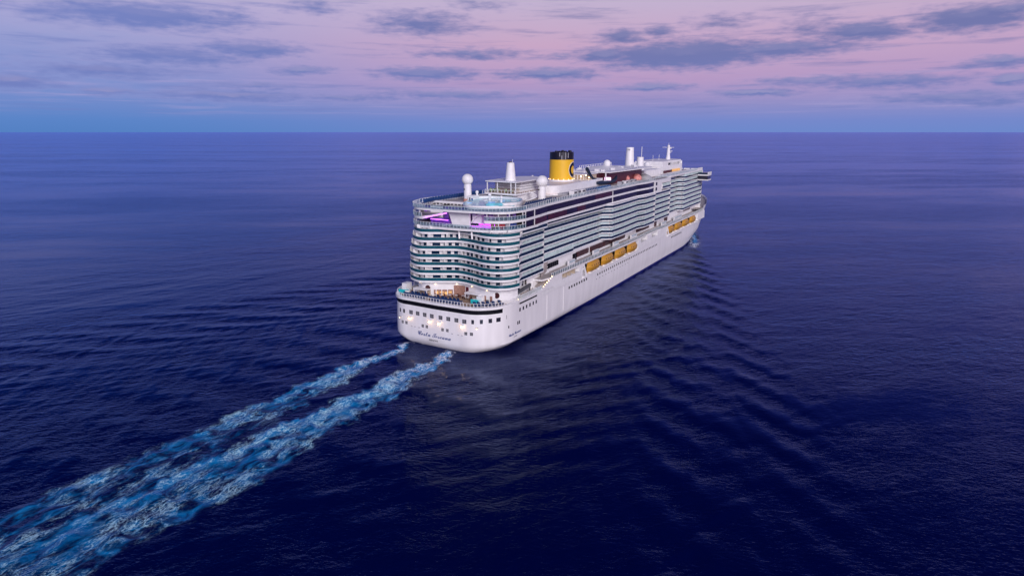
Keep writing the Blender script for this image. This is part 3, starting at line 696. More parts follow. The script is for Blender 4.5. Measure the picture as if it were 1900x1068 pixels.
# top-deck houses, funnel, masts ----------------------------------------------------
def radome(c, r, zb, pr):
    b = MB(); b.lathe(c[0], c[1], [(pr * 1.0, zb), (pr, c[2] - r * 1.3), (pr * .92, c[2] - r * .8)], 'white', 20)
    o = b.build('radome_pedestal', ship, smooth=True); b = MB(); b.ball(c, r, 'white'); b.build('radome', o, smooth=True); return o
o = radome((29.4, 9, 51.1), 1.98, 44.4, 1.35); b = MB(); b.lathe(29.4, 9, [(1.6, 40), (1.6, 43.9), (1.5, 44.5)], 'salmon', 20); b.box(27.9, 28.15, 9.3, 9.7, 47.6, 48.0, 'black'); b.build('pedestal_base', o, smooth=True)
o = radome((49.5, -10, 49.8), 2.2, 43.4, 1.4)
b = MB(); b.box(48.0, 48.2, -9.7, -9.3, 46.7, 47.2, 'black'); b.build('vent', o)
radome((138.7, 0, 52.3), 1.75, 48.8, .8); radome((202, 0, 48.7), 1.9, 43.4, .9)
# pavilion
roof = smoothline([(36.7, 6.2), (35.6, -7.2)], 2) + smoothline([(48, -6.8), (56, -6.6), (61.5, -5.0), (64.5, -1), (64.8, 3), (61, 6.6), (54, 7)], 4)
b = MB(); b.slab(roof, 50.05, 50.4, 'white'); pv = b.build('pavilion_roof', ship)
b = MB(); b.box(42.5, 61, -5.0, 5.6, 46.3, 50.05, 'white'); 
for z in (47.2, 48.1, 49): b.box(42.3, 61.2, -5.2, 5.8, z, z + .18, 'grey')
b.box(42.36, 42.5, -4.6, 5.2, 46.5, 47.5, 'sand'); b.build('pavilion_house', ship)
b = MB(); b.slab([(36.4, 6.4), (35.4, -7.2), (57, -6.6), (61, -5), (61, 6.4)], 45.7, 46.3, 'white', mtop='teak'); b.build('pavilion_terrace', ship)
b = MB(); b.slab([(38.5, 5.8), (38, -6.2), (44, -6.4), (60, -6.0), (60, 5.8)], 43.5, 45.7, 'white'); b.box(38.0, 38.3, -4.5, 4.5, 44.0, 45.2, 'green'); b.box(38.0, 38.2, 4.6, 5.8, 43.6, 45.5, 'black'); b.build('pavilion_base', ship)
for y, x in ((5.7, 37.2), (1.3, 36.9), (-4.6, 36.3), (-6.6, 36.1)):
    b = MB(); b.bar((x, y, 46.3), (x, y, 50.05), .3, .3, 'white'); b.build('pavilion_post', ship)
railing('pavilion_railing', [(61, -4.9), (57, -6.4), (35.7, -7.0), (36.6, 6.2)][::-1] if 0 else [(36.6, 6.2), (35.7, -7.0), (57, -6.4), (61, -4.9)], 46.3, 1.1, ship, 1.4, glass=False)
for y, x, r in ((5, 38.4, .75), (3.6, 38.8, .6), (-1, 39, .5), (-3.2, 38.8, .6), (2.2, 39, .5)):
    b = MB(); 
    for _ in range(60):
        d = Vector((random.gauss(0, 1), random.gauss(0, 1), random.gauss(0, 1))).normalized() * r * random.uniform(.4, 1); c = Vector((x, y, 47.0)) + d; u = Vector((random.gauss(0, 1), random.gauss(0, 1), random.gauss(0, 1))).normalized() * .3; w = u.cross(d).normalized() * .2
        b.face([c - u, c + w, c + u, c - w], 'green')
    b.build('terrace_plant', ship)
b = MB(); pts = []
for i in range(20):
    a = i / 19 * 4.6 + 2.6; pts.append((42.5 + 2.2 * math.cos(a), -9.2 + 2.0 * math.sin(a), 43.5 + i * .15))
b.tube(pts, .22, 'white', 6)
for p in pts[::2]: b.bar(p, (42.5, -9.2, p[2] - .1), .5, .1, 'white')
b.build('spiral_stair', ship)
# vent tower on the pavilion
b = MB(); b.lathe(41.2, -1.6, [(1.95, 50.4), (1.8, 51.5), (1.3, 56.6), (1.2, 56.7)], 'white', 24); vt = b.build('vent_tower', ship, smooth=True)
b = MB(); b.lathe(41.2, -1.6, [(.6, 56.7), (.55, 57.1)], 'darkgrey', 12); b.tube([(41.2, -2.4, 56.6), (41.2, -2.4, 57.8)], .06, 'white', 5); b.build('vent_pipe', vt)
# splash pool
pool = smoothline([(29, 7.4), (34, 3.2), (35, -3), (33.4, -9.5), (28, -13.5), (21, -15.4), (15, -11.5), (11.2, -5), (14, .5), (21, 4.5), (29, 7.4)], 4)[:-1]
b = MB(); b.slab(pool, 43.5, 44.5, 'white', mtop='cyan'); sp = b.build('splash_pool', ship)
cl = pool + pool[:1]
b = MB(); b.ribbon(cl[:24], 44.5, 45.3, .35, 'white'); b.build('pool_surround', sp)
for i in range(13):
    x, y = random.uniform(17, 31), random.uniform(-12, 2); r = random.uniform(.6, 1.6)
    b = MB(); b.lathe(x, y, [(r, 44.5), (r, 44.56 + .01 * i)], random.choice(['white', 'pool', 'cyan', 'white']), 14); b.build('splash_pad', sp)
for (x, y, h) in ((30.5, 5.8, 2.2), (28, -1, 1.8), (24, -8, 1.6)):
    b = MB(); b.tube([(x, y, 44.5), (x, y, 44.5 + h)], .35, 'white', 8); b.ball((x, y, 44.6 + h), .6, 'white', 10, 6); b.build('water_toy', sp)
b = MB(); b.box(27, 30.5, 5.0, 7.5, 43.5, 45.8, 'white'); b.box(26.95, 27.0, 5.3, 5.9, 44.2, 45, 'loungeblue'); b.box(26.95, 27.0, 6.3, 6.8, 44.4, 45.2, 'darkgrey'); b.build('pool_kiosk', ship)
b = MB(); b.tube([(24, -14, 43.8), (20, -14.8, 44.6), (16, -12.5, 44.9), (14.5, -8.5, 44.7), (17, -6.5, 44.5)], .55, 'cyan', 10); b.build('water_slide', sp)
# funnel house
fh = smoothline([(61.5, -3), (62.5, -7), (65.5, -9.3), (72, -9.6)], 4) + [(112, -8.6), (112, 8.6)] + smoothline([(72, 9.6), (65.5, 9.3), (62.5, 7), (61.5, 3)], 4)
b = MB(); b.slab(fh, 43.5, 47.2, 'white'); b.slab([(60.8 if x < 63 else x - .3, y * 1.06) for x, y in fh], 43.52, 44.0, 'white', mtop='salmon'); b.build('funnel_house', ship)
b = MB(); b.slab([(64, -12), (112, -12), (112, -9), (64, -9.5)], 43.5, 44.3, 'grey'); b.build('house_plinth', ship)
FC = (88.5, .8)
b = MB(); b.lathe(*FC, [(5.5, 47.2), (5.5, 47.8), (5.2, 47.85)], 'white', 40)
b.lathe(*FC, [(5.2, 47.8), (5.12, 52), (5.1, 56.05)], 'yellow', 48); fun = b.build('funnel', ship, smooth=True)
b = MB(); b.lathe(*FC, [(5.06, 56.0), (5.02, 59.1), (4.6, 59.1), (4.5, 58.6)], 'cap', 48)
for i in range(9):
    a = i * 2.4; r = 1.2 + (i % 3) * 1.3; b.tube([(FC[0] + r * math.cos(a), FC[1] + r * math.sin(a), 57.5), (FC[0] + r * math.cos(a), FC[1] + r * math.sin(a), 59.5 + .12 * (i % 3))], .55, 'cap', 12)
b.build('funnel_cap', fun, smooth=True)
for a, z0, z1 in ((196, 57.4, 59.0), (206, 56.1, 57.8), (224, 56.2, 59.0), (237, 56.8, 58.9)):
    b = MB(); x, y = FC[0] + 5.08 * math.cos(R(a)), FC[1] + 5.08 * math.sin(R(a)); b.bar((x, y, z0), (x, y, z1), .22, .1, 'grey', up=(math.cos(R(a)), math.sin(R(a)), 0)); b.build('cap_fitting', fun)
def cring(a0, a1, r0, r1, rad, m, name):
    """letter C wrapped on the funnel side"""
    b = MB(); n = 40; c0 = 272.0
    def P(a, r, R_):
        u = r * math.cos(a) * .86; w = r * math.sin(a); t = R(c0) + u / 5.2
        return (FC[0] + R_ * math.cos(t), FC[1] + R_ * math.sin(t), 51.9 + w)
    A = np.linspace(R(a0), R(a1), n)
    for i in range(n - 1):
        p = [P(A[i], r0, rad), P(A[i], r1, rad), P(A[i + 1], r1, rad), P(A[i + 1], r0, rad)]; b.face(p, m)
        b.face([P(A[i], r1, rad), P(A[i], r1, rad - .2), P(A[i + 1], r1, rad - .2), P(A[i + 1], r1, rad)], m)
        b.face([P(A[i], r0, rad), P(A[i + 1], r0, rad), P(A[i + 1], r0, rad - .2), P(A[i], r0, rad - .2)], m)
    return b.build(name, fun)
cring(48, 312, 1.75, 3.05, 5.26, 'cap', 'funnel_emblem'); cring(45, 315, 3.0, 3.25, 5.22, 'white', 'emblem_outline')
for a in range(0, 360, 24):
    b = MB(); b.ball((FC[0] + 5.4 * math.cos(R(a)), FC[1] + 5.4 * math.sin(R(a)), 48.0), .16, 'lampsoft', 8, 6); b.build('funnel_lamp', fun)
b = MB(); b.bar((74.5, 7.2, 47.2), (74.5, 7.2, 50), .5, .5, 'white'); b.build('exhaust_post', ship)
# deck structures ahead of the funnel
b = MB(); b.box(98, 111, -6, 8, 47.2, 49.2, 'sand'); b.box(97.5, 111.5, -6.6, 8.6, 49.2, 49.5, 'white')
for y in np.arange(-5.6, 8, 1.5): b.box(97.8, 98.02, y, y + .25, 47.2, 49.2, 'white')
b.build('bar_house', ship)
for p in ((96.8, -4.6, 48.6), (97, -6.8, 49.2), (100, -7, 48.0), (97, 3, 48.4)):
    b = MB(); b.ball(p, .28, 'lamp', 8, 6); b.bar((p[0], p[1], 47.2), p, .08, .08, 'white'); b.build('deck_light', ship)
for y in (-3, 2, 6): 
    b = MB(); b.tube([(104, y, 49.5), (104, y, 51.6)], .12, 'white', 5); b.build('light_mast', ship)
# lido canopy
b = MB(); b.slab([(114, 11), (114, -11), (150, -13.5), (163, -15.5), (170, -12), (170, 12)], 49.3, 49.75, 'white'); cn = b.build('lido_canopy', ship)
for k in range(16):
    q = MB(); x, y = 118 + (k % 8) * 6.2 + random.uniform(-1, 1), random.choice([-7, -3, 6.5, 8.5]) + random.uniform(-.8, .8); h = random.uniform(.4, 1.3)
    q.box(x, x + random.uniform(.8, 2.4), y, y + random.uniform(.7, 1.6), 49.75, 49.75 + h, random.choice(['white', 'grey', 'white'])); q.build('roof_vent', cn)
b = MB(); b.box(118, 168, -8, 9, 43.5, 49.3, 'wine')
for y in np.arange(-7.5, 9.5, 2.8): b.box(117.7, 118.02, y, y + .5, 43.5, 49.3, 'bandwarm')
b.build('lido_wall', ship)
for y in (8, 2, -4, -9): 
    b = MB(); b.bar((114.6, y, 43.5), (114.6, y, 49.3), .45, .45, 'white'); b.build('lido_column', ship)
b = MB(); b.bar((114.4, -3.0, 44), (114.4, -3.0, 49), .5, .5, 'pinklamp'); b.box(115, 116, -11, -8.2, 46.0, 47.3, 'pinklamp'); b.build('lit_panel', ship)
for c in ((147, -6.5, 44.3), (158, -9, 44)):
    b = MB(); b.ball(c, 2.5, 'pink', 20, 10); b.build('pool_dome', ship, smooth=True)
b = MB(); b.lathe(168, -10, [(4, 43.5), (3, 44.8), (.4, 46.0)], 'grey', 16); b.build('deck_tent', ship, smooth=True)
b = MB(); b.lathe(139, 1, [(11, 49.75), (7, 50.6), (2, 51.3), (.3, 51.4)], 'white', 24); b.build('canopy_dome', ship, smooth=True)
railing('canopy_railing', [(126, 9), (168, 9)], 49.75, 1.8, ship, 2.2, post=.2, glass=False); railing('canopy_railing', [(148, -12.5), (162, -14)], 49.75, 1.4, ship, 2.0, glass=False)
b = MB(); b.slab([(100, -10.5), (114, -10.8), (104, -16.0), (88, -16.2)], 43.55, 44.2, 'pool'); b.build('side_pool', ship)
b = MB(); b.tube([(95, -8, 52.2), (97, -8, 50.6), (99.5, -8, 48.9), (102, -8, 47.6), (105, -8.2, 47.2)], [.75, .75, .6, .5, .4], 'slingdark', 10)
b.tube([(104, -9.2, 45.6), (108, -9.6, 45.4), (116, -10, 45.2), (122, -10, 45.3), (126, -9.6, 46.1), (127.2, -9.4, 47.2)], [.55, .9, .8, .9, .8, .4], 'slingdark', 10); b.bar((103.5, -8.2, 43.5), (103.5, -8.2, 47.2), .8, .8, 'slingdark'); b.bar((112, -9.8, 43.5), (112, -9.8, 45.3), .7, .7, 'slingdark')
b.box(110, 118, -10.3, -9.7, 45.95, 46.3, 'pinklamp' if 0 else 'salt'); b.build('ride_arm', ship, smooth=True)
for x in (66, 70, 74, 118, 124, 130, 136): 
    b = MB(); b.box(x, x + 2.6, -15.4, -13.4, 43.5, 45.3, random.choice(['grey', 'white', 'grey'])); b.box(x + .2, x + 2.4, -15.5, -15.4, 44.2, 45.0, 'darkgrey'); b.build('deck_locker', ship)
# forward towers
b = MB(); b.slab([(172, 6), (172, -8), (196, -10), (200, 8)], 43.5, 47.2, 'white'); b.build('tower_base', ship)
b = MB(); b.lathe(177, 2, [(2.75, 47.2), (2.5, 49), (1.95, 59.1), (1.9, 59.2)], 'white', 24); b.box(174.9, 175.05, 1.2, 2.6, 57.6, 58.4, 'grey'); b.box(174.2, 174.4, 1.2, 2.4, 48.9, 49.5, 'green'); b.build('vent_stack', ship, smooth=True)
b = MB(); b.lathe(184, -1.6, [(2.6, 47.2), (2.1, 48.6), (1.9, 50), (1.85, 53.9)], 'white', 24); o = b.build('vent_stack', ship, smooth=True); b = MB(); b.tube([(186, -1.6, 53.9), (186, -1.6, 59.4)], .16, 'white', 6); b.build('antenna', o)
# forward house
hs = smoothline([(206, 10), (206, -8)], 2) + smoothline([(236, -9), (246, -8.5), (250.5, -4), (251, 2), (248, 8), (238, 10)], 4)
b = MB(); b.slab(hs, 43.5, 48.0, 'white'); b.slab([(x + .4, y * .97) for x, y in hs], 48.0, 49.9, 'white'); b.slab([(x - .5 if x > 230 else x + .6, y * .90) for x, y in hs], 49.9, 50.6, 'white'); fo_ = b.build('forward_house', ship)
b = MB(); b.ribbon([(216, -8.12), (236, -8.85), (245.5, -8.3)], 48.3, 49.6, -.08, 'window'); b.build('house_window', fo_)
b = MB(); b.ribbon([(207, -8.3), (224, -8.7)], 44.0, 45.4, -.1, 'wine'); b.box(205.8, 206, -7, 6, 43.8, 45.4, 'darkgrey'); b.build('house_opening', fo_)
b = MB(); b.ribbon([(222, -8.95), (238, -9.4)], 44.2, 45.6, -.08, 'barlight'); b.build('lit_opening', fo_)
for x in range(9):
    b = MB(); b.box(219 + x * 2.9, 219.4 + x * 2.9, -9.2, -8.7, 48.2, 49.7, 'white'); b.build('window_post', fo_)
b = MB(); b.lathe(241.5, -.5, [(1.5, 50.6), (1.1, 53), (.75, 58.8), (.7, 59.3)], 'white', 12); b.bar((241.5, -4, 57.9), (241.5, 3.4, 57.9), .25, .25, 'white'); b.bar((243, -2.6, 55.6), (243, 1, 55.6), .35, .35, 'white'); b.ball((243.2, -1.2, 57.3), .7, 'white', 10, 6); b.box(242, 244, -1.6, .6, 54.6, 55, 'white'); b.tube([(241.5, -.5, 59), (241.5, -.5, 60.6)], .1, 'white', 5); b.build('mast', ship)
for x in (224, 212): b = MB(); b.tube([(x, 0, 50.6), (x, 0, 54)], .1, 'white', 5); b.build('whip_antenna', ship)
for k in range(3):
    b = MB(); b.box(252.5, 255, -16 + k * 4.6, -12.6 + k * 4.6, 43.9, 44.8, 'white'); b.box(252.6, 254.9, -15.8 + k * 4.6, -12.8 + k * 4.6, 43.4, 43.9, 'darkgrey'); b.build('cabana', ship)
b = MB(); b.box(244, 256, -19.0, -18.6, 44.3, 45.4, 'white'); b.build('forward_screen', ship)

# davits --------------------------------------------------------------------------
BOATS = [74.7, 90.0, 105.3, 121.0, 183.4, 199.0, 214.9, 231.5]
for i, x in enumerate(BOATS):
    for dx in (-6.3, 6.3):
        b = MB(); b.bar((x + dx, -17.3, 17.0), (x + dx, -20.6, 17.45), .45, .5, 'white'); b.bar((x + dx, -17.5, 13.0), (x + dx, -17.5, 17.2), .5, .5, 'white'); b.bar((x + dx, -20.4, 17.2), (x + dx, -20.4, 16.2), .12, .12, 'darkgrey'); b.build('davit', ship)
for x in (65.5, 178.2):
    b = MB(); b.bar((x - 1.6, -21.0, 17.5), (x + .8, -21.4, 12.4), .5, .9, 'white'); b.bar((x - 3.2, -20.9, 13.4), (x - .2, -20.9, 17.4), .3, .35, 'white'); b.bar((x - 4.2, -20.9, 17.2), (x - 1, -20.9, 13.2), .3, .35, 'white'); b.build('boat_cradle', ship); b = MB(); b.box(x - 4, x - 1.2, -17.9, -17.5, 13.8, 17.2, 'teak'); b.build('cradle_screen', ship)

# ------------------------------------------------------------------ lifeboats (things of their own)
def make_boat():
    t = bpy.data.objects.new('lifeboat', None); COL.objects.link(t)
    L, W = 6.6, 2.15
    def sect(u): return max(.08, (1 - abs(u) ** 3.2)) ** .62
    def shell(z0, z1, rows, m, name, parent):
        b = MB(); us = np.linspace(-1, 1, 25); P = []
        for w, z, lx in rows:
            P.append([(u * L * lx, w * sect(u), z) for u in us])
        for s in (1, -1):
            for i in range(len(P) - 1):
                for j in range(24):
                    q = [P[i][j], P[i][j + 1], P[i + 1][j + 1], P[i + 1][j]]; q = [(x, y * s, z) for x, y, z in q]; b.face(q if s < 0 else q[::-1], m)
        top = P[-1]; b.face([p for p in top] + [(x, -y, z) for x, y, z in top[::-1]], m)
        bot = P[0]; b.face([(x, -y, z) for x, y, z in bot] + [p for p in bot[::-1]], m)
        return b.build(name, parent, smooth=True)
    h = shell(0, 2, [(.5, 0, .80), (1.3, .35, .90), (1.9, 1.1, .96), (W, 2.0, 1.0)], 'amber', 'boat_hull', t)
    c = shell(2, 4.2, [(W * .99, 2.0, .99), (W * .93, 2.9, .93), (W * .72, 3.7, .84), (W * .38, 4.15, .70)], 'amber', 'canopy', t)
    b = MB()
    for s in (1, -1): b.ribbon([(u * L, s * (W * sect(u) + (.03 if s > 0 else -.03))) for u in np.linspace(-.97, .97, 17)], 1.9, 2.12, .08 * -s, 'amberdark')
    b.build('rubbing_band', t)
    for k in range(5):
        for s in (1, -1):
            x = -3.8 + k * 1.9; y = (W * .93) * sect(x / (L * .93)); b = MB(); b.box(x - .28, x + .28, min(s * (y - .25), s * (y + .06)), max(s * (y - .25), s * (y + .06)), 2.4, 2.95, 'window'); b.build('porthole', c)
    b = MB(); b.box(-4.6, -3.0, -.8, .8, 3.9, 4.75, 'amber'); b.box(-4.65, -4.6, -.6, .6, 4.25, 4.6, 'window'); b.build('conning_tower', t)
    b = MB(); b.box(-1.2, 3.6, -.9, .9, 4.1, 4.28, 'amberdark'); b.build('roof_shade_plate', t)  # darker amber plate: recess shadow on the canopy top, put into the colour
    b = MB(); b.box(-5.6, -5.3, -.1, .1, 3.4, 4.9, 'white'); b.box(5.3, 5.6, -.1, .1, 3.4, 4.9, 'white'); b.build('lifting_hook', t)
    b = MB(); b.box(-6.8, 6.8, -1.0, 1.0, -.25, .0, 'white'); b.box(-4.8, -4.2, -1.9, 1.9, -.25, .3, 'white'); b.box(4.2, 4.8, -1.9, 1.9, -.25, .3, 'white'); b.build('keel_chock', t)
    return t
def copy_tree(o, parent=None):
    c = o.copy(); COL.objects.link(c)
    if parent: c.parent = parent
    for ch in o.children: copy_tree(ch, c)
    return c
proto = make_boat()
ordn = ['first', 'second', 'third', 'fourth']
for i, x in enumerate(BOATS):
    o = proto if i == 0 else copy_tree(proto)
    o.location = (x, -20.1, 13.2)
    grp = 'aft' if i < 4 else 'forward'
    n = ordn[i % 4]
    tag(o, f'orange enclosed lifeboat, {n} from the stern in the {grp} row of four', 'lifeboat', 'lifeboats along the ship side')

# ------------------------------------------------------------------ sun loungers (things of their own)
def make_lounger():
    t = bpy.data.objects.new('sun_lounger', None); COL.objects.link(t)
    b = MB(); b.box(-.36, .36, -.75, .35, .36, .46, 'sling'); b.build('seat', t)
    b = MB(); b.bar((0, .33, .42), (0, .80, 1.40), .72, .1, 'sling', up=(0, 0, 1)); b.build('backrest', t)
    for x in (-.33, .33):
        for y in (-.6, .3):
            b = MB(); b.box(x - .04, x + .04, y - .04, y + .04, 0, .36, 'white'); b.build('leg', t)
    return t
lp = make_lounger(); lused = [False]
def lounger(x, y, z, face, label, group, sc=1.0):
    o = lp if not lused[0] else copy_tree(lp); lused[0] = True
    o.location = (x, y, z); o.rotation_euler = (0, 0, face); o.scale = (sc, sc, sc)
    tag(o, label, 'sun lounger', group)
ral = [(x + 1.7, y * .95) for x, y in full if x < 14]
yv = [p[1] for p in ral]; xv = [p[0] for p in ral]
o_ = np.argsort(yv); yv = np.array(yv)[o_]; xv = np.array(xv)[o_]
rows = [(13.2, 5.6, 'blue sun lounger in the row at the port half of the pool deck rail'), (2.6, -8.2, 'blue sun lounger in the row between the deck gap and the round hot tub'),
        (-13.2, -16.6, 'blue sun lounger in the row just right of the round hot tub'), (-17.6, -19.0, 'blue sun lounger at the starboard corner of the pool deck rail')]
for a, b_, lab in rows:
    for y in np.arange(a, b_, -1.12):
        x = float(np.interp(y, yv, xv)); lounger(x, y, 14.92, R(90) + random.uniform(-.12, .12), lab, lab.replace('blue sun lounger', 'loungers'), 1.5)
for y in list(np.arange(12.5, 6.4, -1.5)) + list(np.arange(1.5, -7.5, -1.5)):
    x = float(np.interp(y, yv, xv)) + 2.6; lounger(x, y, 14.92, R(90) + random.uniform(-.3, .3), 'blue sun lounger in the second row, nearer the bars of the pool deck', 'loungers in the second row of the pool deck', 1.3)
def make_table():
    t = bpy.data.objects.new('cafe_table', None); COL.objects.link(t)
    b = MB(); b.lathe(0, 0, [(.45, .72), (.45, .76)], 'white', 14); b.build('table_top', t)
    b = MB(); b.lathe(0, 0, [(.28, 0), (.06, .05), (.05, .72)], 'darkgrey', 10); b.build('pedestal', t)
    for a in (0, 2.1, 4.2):
        b = MB(); x, y = .85 * math.cos(a), .85 * math.sin(a); b.box(x - .22, x + .22, y - .22, y + .22, .40, .46, 'redbrown'); b.bar((x + .2 * math.cos(a), y + .2 * math.sin(a), .44), (x + .27 * math.cos(a), y + .27 * math.sin(a), .95), .42, .05, 'redbrown'); b.tube([(x, y, 0), (x, y, .4)], .05, 'darkgrey', 5); b.build('stool', t)
    return t
tp = make_table()
for k, y in enumerate((13.4, 9.6, 5.0, 3.0, 1.0, -1.2, -3.4, -6.0, -8.6, -13.6, -15.6)):
    o = tp if k == 0 else copy_tree(tp); o.location = (ax(y) - 1.7 - .5 * (k % 2), y, 14.92); o.rotation_euler = (0, 0, k * 1.3); o.scale = (1.15, 1.15, 1.15)
    tag(o, 'small round cafe table with dark stools in front of the pool deck bars', 'table', 'cafe tables on the pool deck')
for k in range(26):
    lounger(24 + (k // 2) * 1.5, -16.6 - (k % 2) * 1.7, 43.52, R(180), 'blue sun lounger on the top deck by the starboard rail beside the splash pool', 'loungers by the splash pool', 1.2)
for k in range(24):
    lounger(13 + k * 1.6, 17.2 if k > 3 else 15.8 + .35 * k, 43.67, R(-90), 'dark blue sun lounger lined up along the port rail of the top deck', 'loungers along the port rail of the top deck', 1.25)
for k in range(16):
    lounger(78 + k * 1.7, -16.4, 43.52, R(0), 'dark sun lounger on the top deck beside the funnel house', 'loungers beside the funnel house', 1.2)

# ------------------------------------------------------------------ sea
def kelvin(x, y, x0, y0, U, a, seed, sigma=.9):
    g = 9.81; k0 = g / U ** 2; h = np.zeros_like(x); rs = np.random.RandomState(seed)
    th = np.linspace(-1.22, 1.22, 71)
    X = x0 - x; Y = y - y0
    for t in th:
        k = k0 / math.cos(t) ** 2
        A = math.exp(-(k / (k0 * 6)) ** 1.2) * (math.cos(t) ** -.3)
        h += A * np.sin(k * (X * math.cos(t) + Y * math.sin(t)) + .5)
    ang = np.arctan2(np.abs(Y), np.maximum(X, .01)); m = np.clip((R(23.5) - ang) / R(3.0), 0, 1) * np.clip(X / 12, 0, 1)
    return a * h / 71 * m
def waves(x, y, seed=3):
    rs = np.random.RandomState(seed); h = np.zeros_like(x)
    for i in range(46):
        lam = 3.2 * (14 ** rs.rand()); th = R(68) + rs.normal(0, .42); k = 2 * math.pi / lam
        h += .0062 * lam ** .85 * np.sin(k * (x * math.cos(th) + y * math.sin(th)) + rs.rand() * 6.28)
    return h
X0, X1, Y0, Y1, DX = -152.0, 360.0, -236.0, 236.0, .8
nx, ny = int((X1 - X0) / DX) + 1, int((Y1 - Y0) / DX) + 1
gx, gy = np.meshgrid(X0 + np.arange(nx) * DX, Y0 + np.arange(ny) * DX, indexing='ij')
ed = np.minimum.reduce([gx - X0, X1 - gx, gy - Y0, Y1 - gy]); fade = np.clip(ed / 40, 0, 1); fade = fade * fade * (3 - 2 * fade)
near = np.clip((gx - X0) / 1.0, 0, 1)
kz = np.zeros_like(gx)
for (x0, y0, U, a) in ((252, -15, 5.1, .20), (252, 15, 5.1, .20), (258, 0, 8.0, .08)):
    q = kelvin(gx, gy, x0, y0, U, 1.0, 1); w = np.abs(gy - y0) > 4
    kz += q / (q[w].std() + 1e-6) * a * .20
kz *= np.interp(gx, [-150, 30, 120, 250], [.8, 1.1, 1.4, 1.2]); kz = np.clip(kz, -.55, .55)
def sstep(a, b, v): t = np.clip((v - a) / (b - a), 0, 1); return t * t * (3 - 2 * t)
# foam envelope of the two propeller races (metres astern), and at the bow shoulder
ast = -gx
upA = np.interp(ast, [0, 8, 35, 60, 160], [13, 12.6, 16.2, 15.6, 18.5]); loA = np.interp(ast, [0, 10, 38, 62, 90, 160], [9, 7.6, 5.8, 3.0, 1.0, -1])
upB = np.interp(ast, [0, 5, 40, 70, 160], [-4, -3.2, -.6, 1.2, 4.5]); loB = np.interp(ast, [0, 8, 33, 57, 85, 112, 160], [-8, -9.2, -12.7, -13.2, -16.8, -14.6, -16])
gy0 = gy; gy = gy0 + .9 * np.sin(gx * .31 + .8 * np.sin(gx * .13)) + .6 * np.sin(gx * .83 + gy0 * .3) + .4 * np.sin(gx * 1.7 - gy0 * .7)
def lane(up, lo, s=2.6): return sstep(-.8, s, up - gy) * sstep(-.8, s, gy - lo)
eA, eB = lane(upA, loA), lane(upB, loB)
start = sstep(.5, 5, ast)
crB = np.interp(ast, [0, 6, 47, 71, 95, 119, 160], [-6, -5, -3.9, -.3, .4, 2.7, 5]); crest = np.exp(-((gy - crB) / 2.2) ** 2)
crA = np.interp(ast, [0, 7, 40, 90, 160], [11, 11.5, 13.5, 13, 14]); crestA = np.exp(-((gy - crA) / 2.4) ** 2)
fadeA = np.interp(ast, [0, 30, 70, 160], [1, .95, .72, .55])
thin = np.interp(ast, [0, 25, 60, 100, 160], [.74, .70, .60, .52, .46])
env = np.clip(np.maximum(eA * fadeA * (thin + .36 * crestA), eB * (thin + .50 * crest)) * start, 0, 1.1)
gy = gy0
env = np.maximum(env, lane(upA, loB) * np.interp(ast, [45, 85, 160], [0, .40, .42]) * start)
yh = np.interp(gx, [215, 238, 257, 290, 318], [20.2, 17.8, 14.5, 6.5, 0])
bowf = np.exp(-((np.abs(gy) - yh - 1.6 - .10 * np.maximum(0, 262 - gx)) / 2.6) ** 2) * sstep(205, 240, gx) * sstep(300, 262, gx)
env = np.maximum(env, .72 * bowf)
rs = np.random.RandomState(11); chop = np.zeros_like(gx)
for i in range(36):
    lam = 2.2 * (4.5 ** rs.rand()); th = rs.rand() * 6.28; k = 2 * math.pi / lam
    chop += .016 * lam * np.sin(k * (gx * math.cos(th) + gy * math.sin(th)) + rs.rand() * 6.28)
calm = 1 - .75 * np.clip(eA + eB + 0 * ast, 0, 1) * start
gz = (waves(gx, gy) * .11 * calm + kz * calm + chop * np.clip(env, 0, 1) * .8) * fade * near
inside = (np.abs(gy) < 21) & (gx > -4) & (gx < 320); 
verts = np.stack([gx, gy, gz], -1).reshape(-1, 3)
idx = np.arange(nx * ny).reshape(nx, ny)
quads = np.stack([idx[:-1, :-1], idx[1:, :-1], idx[1:, 1:], idx[:-1, 1:]], -1).reshape(-1, 4)
ce = np.maximum.reduce([env[:-1, :-1], env[1:, :-1], env[1:, 1:], env[:-1, 1:]]).reshape(-1); cxm = gx[:-1, :-1].reshape(-1)
def watermesh(name, q, extra_v=None, extra_f=None):
    used, inv = np.unique(q.reshape(-1), return_inverse=True); v = verts[used]; f = inv.reshape(-1, 4); en = env.reshape(-1)[used]
    if extra_v is not None:
        f = np.concatenate([f, np.array(extra_f) + len(v)]); v = np.concatenate([v, np.array(extra_v)]); en = np.concatenate([en, np.zeros(len(extra_v))])
    me = bpy.data.meshes.new(name); me.vertices.add(len(v)); me.vertices.foreach_set('co', v.astype(np.float32).reshape(-1))
    me.loops.add(len(f) * 4); me.loops.foreach_set('vertex_index', f.astype(np.int32).reshape(-1))
    me.polygons.add(len(f)); me.polygons.foreach_set('loop_start', np.arange(len(f), dtype=np.int32) * 4)
    me.polygons.foreach_set('use_smooth', np.ones(len(f), dtype=bool)); me.update(calc_edges=True); me.validate()
    at = me.attributes.new('foam', 'FLOAT', 'POINT'); at.data.foreach_set('value', en.astype(np.float32))
    o = bpy.data.objects.new(name, me); COL.objects.link(o); return o
# far sheet out to the horizon, in rings around the near sheet
S = 180000.0; ev, ef = [], []
xs_ = [-S, X0, X1, S]; ys_ = [-S, Y0, Y1, S]
for i in range(3):
    for j in range(3):
        if i == 1 and j == 1: continue
        n = len(ev); ev += [(xs_[i], ys_[j], 0), (xs_[i + 1], ys_[j], 0), (xs_[i + 1], ys_[j + 1], 0), (xs_[i], ys_[j + 1], 0)]; ef.append((n, n + 1, n + 2, n + 3))

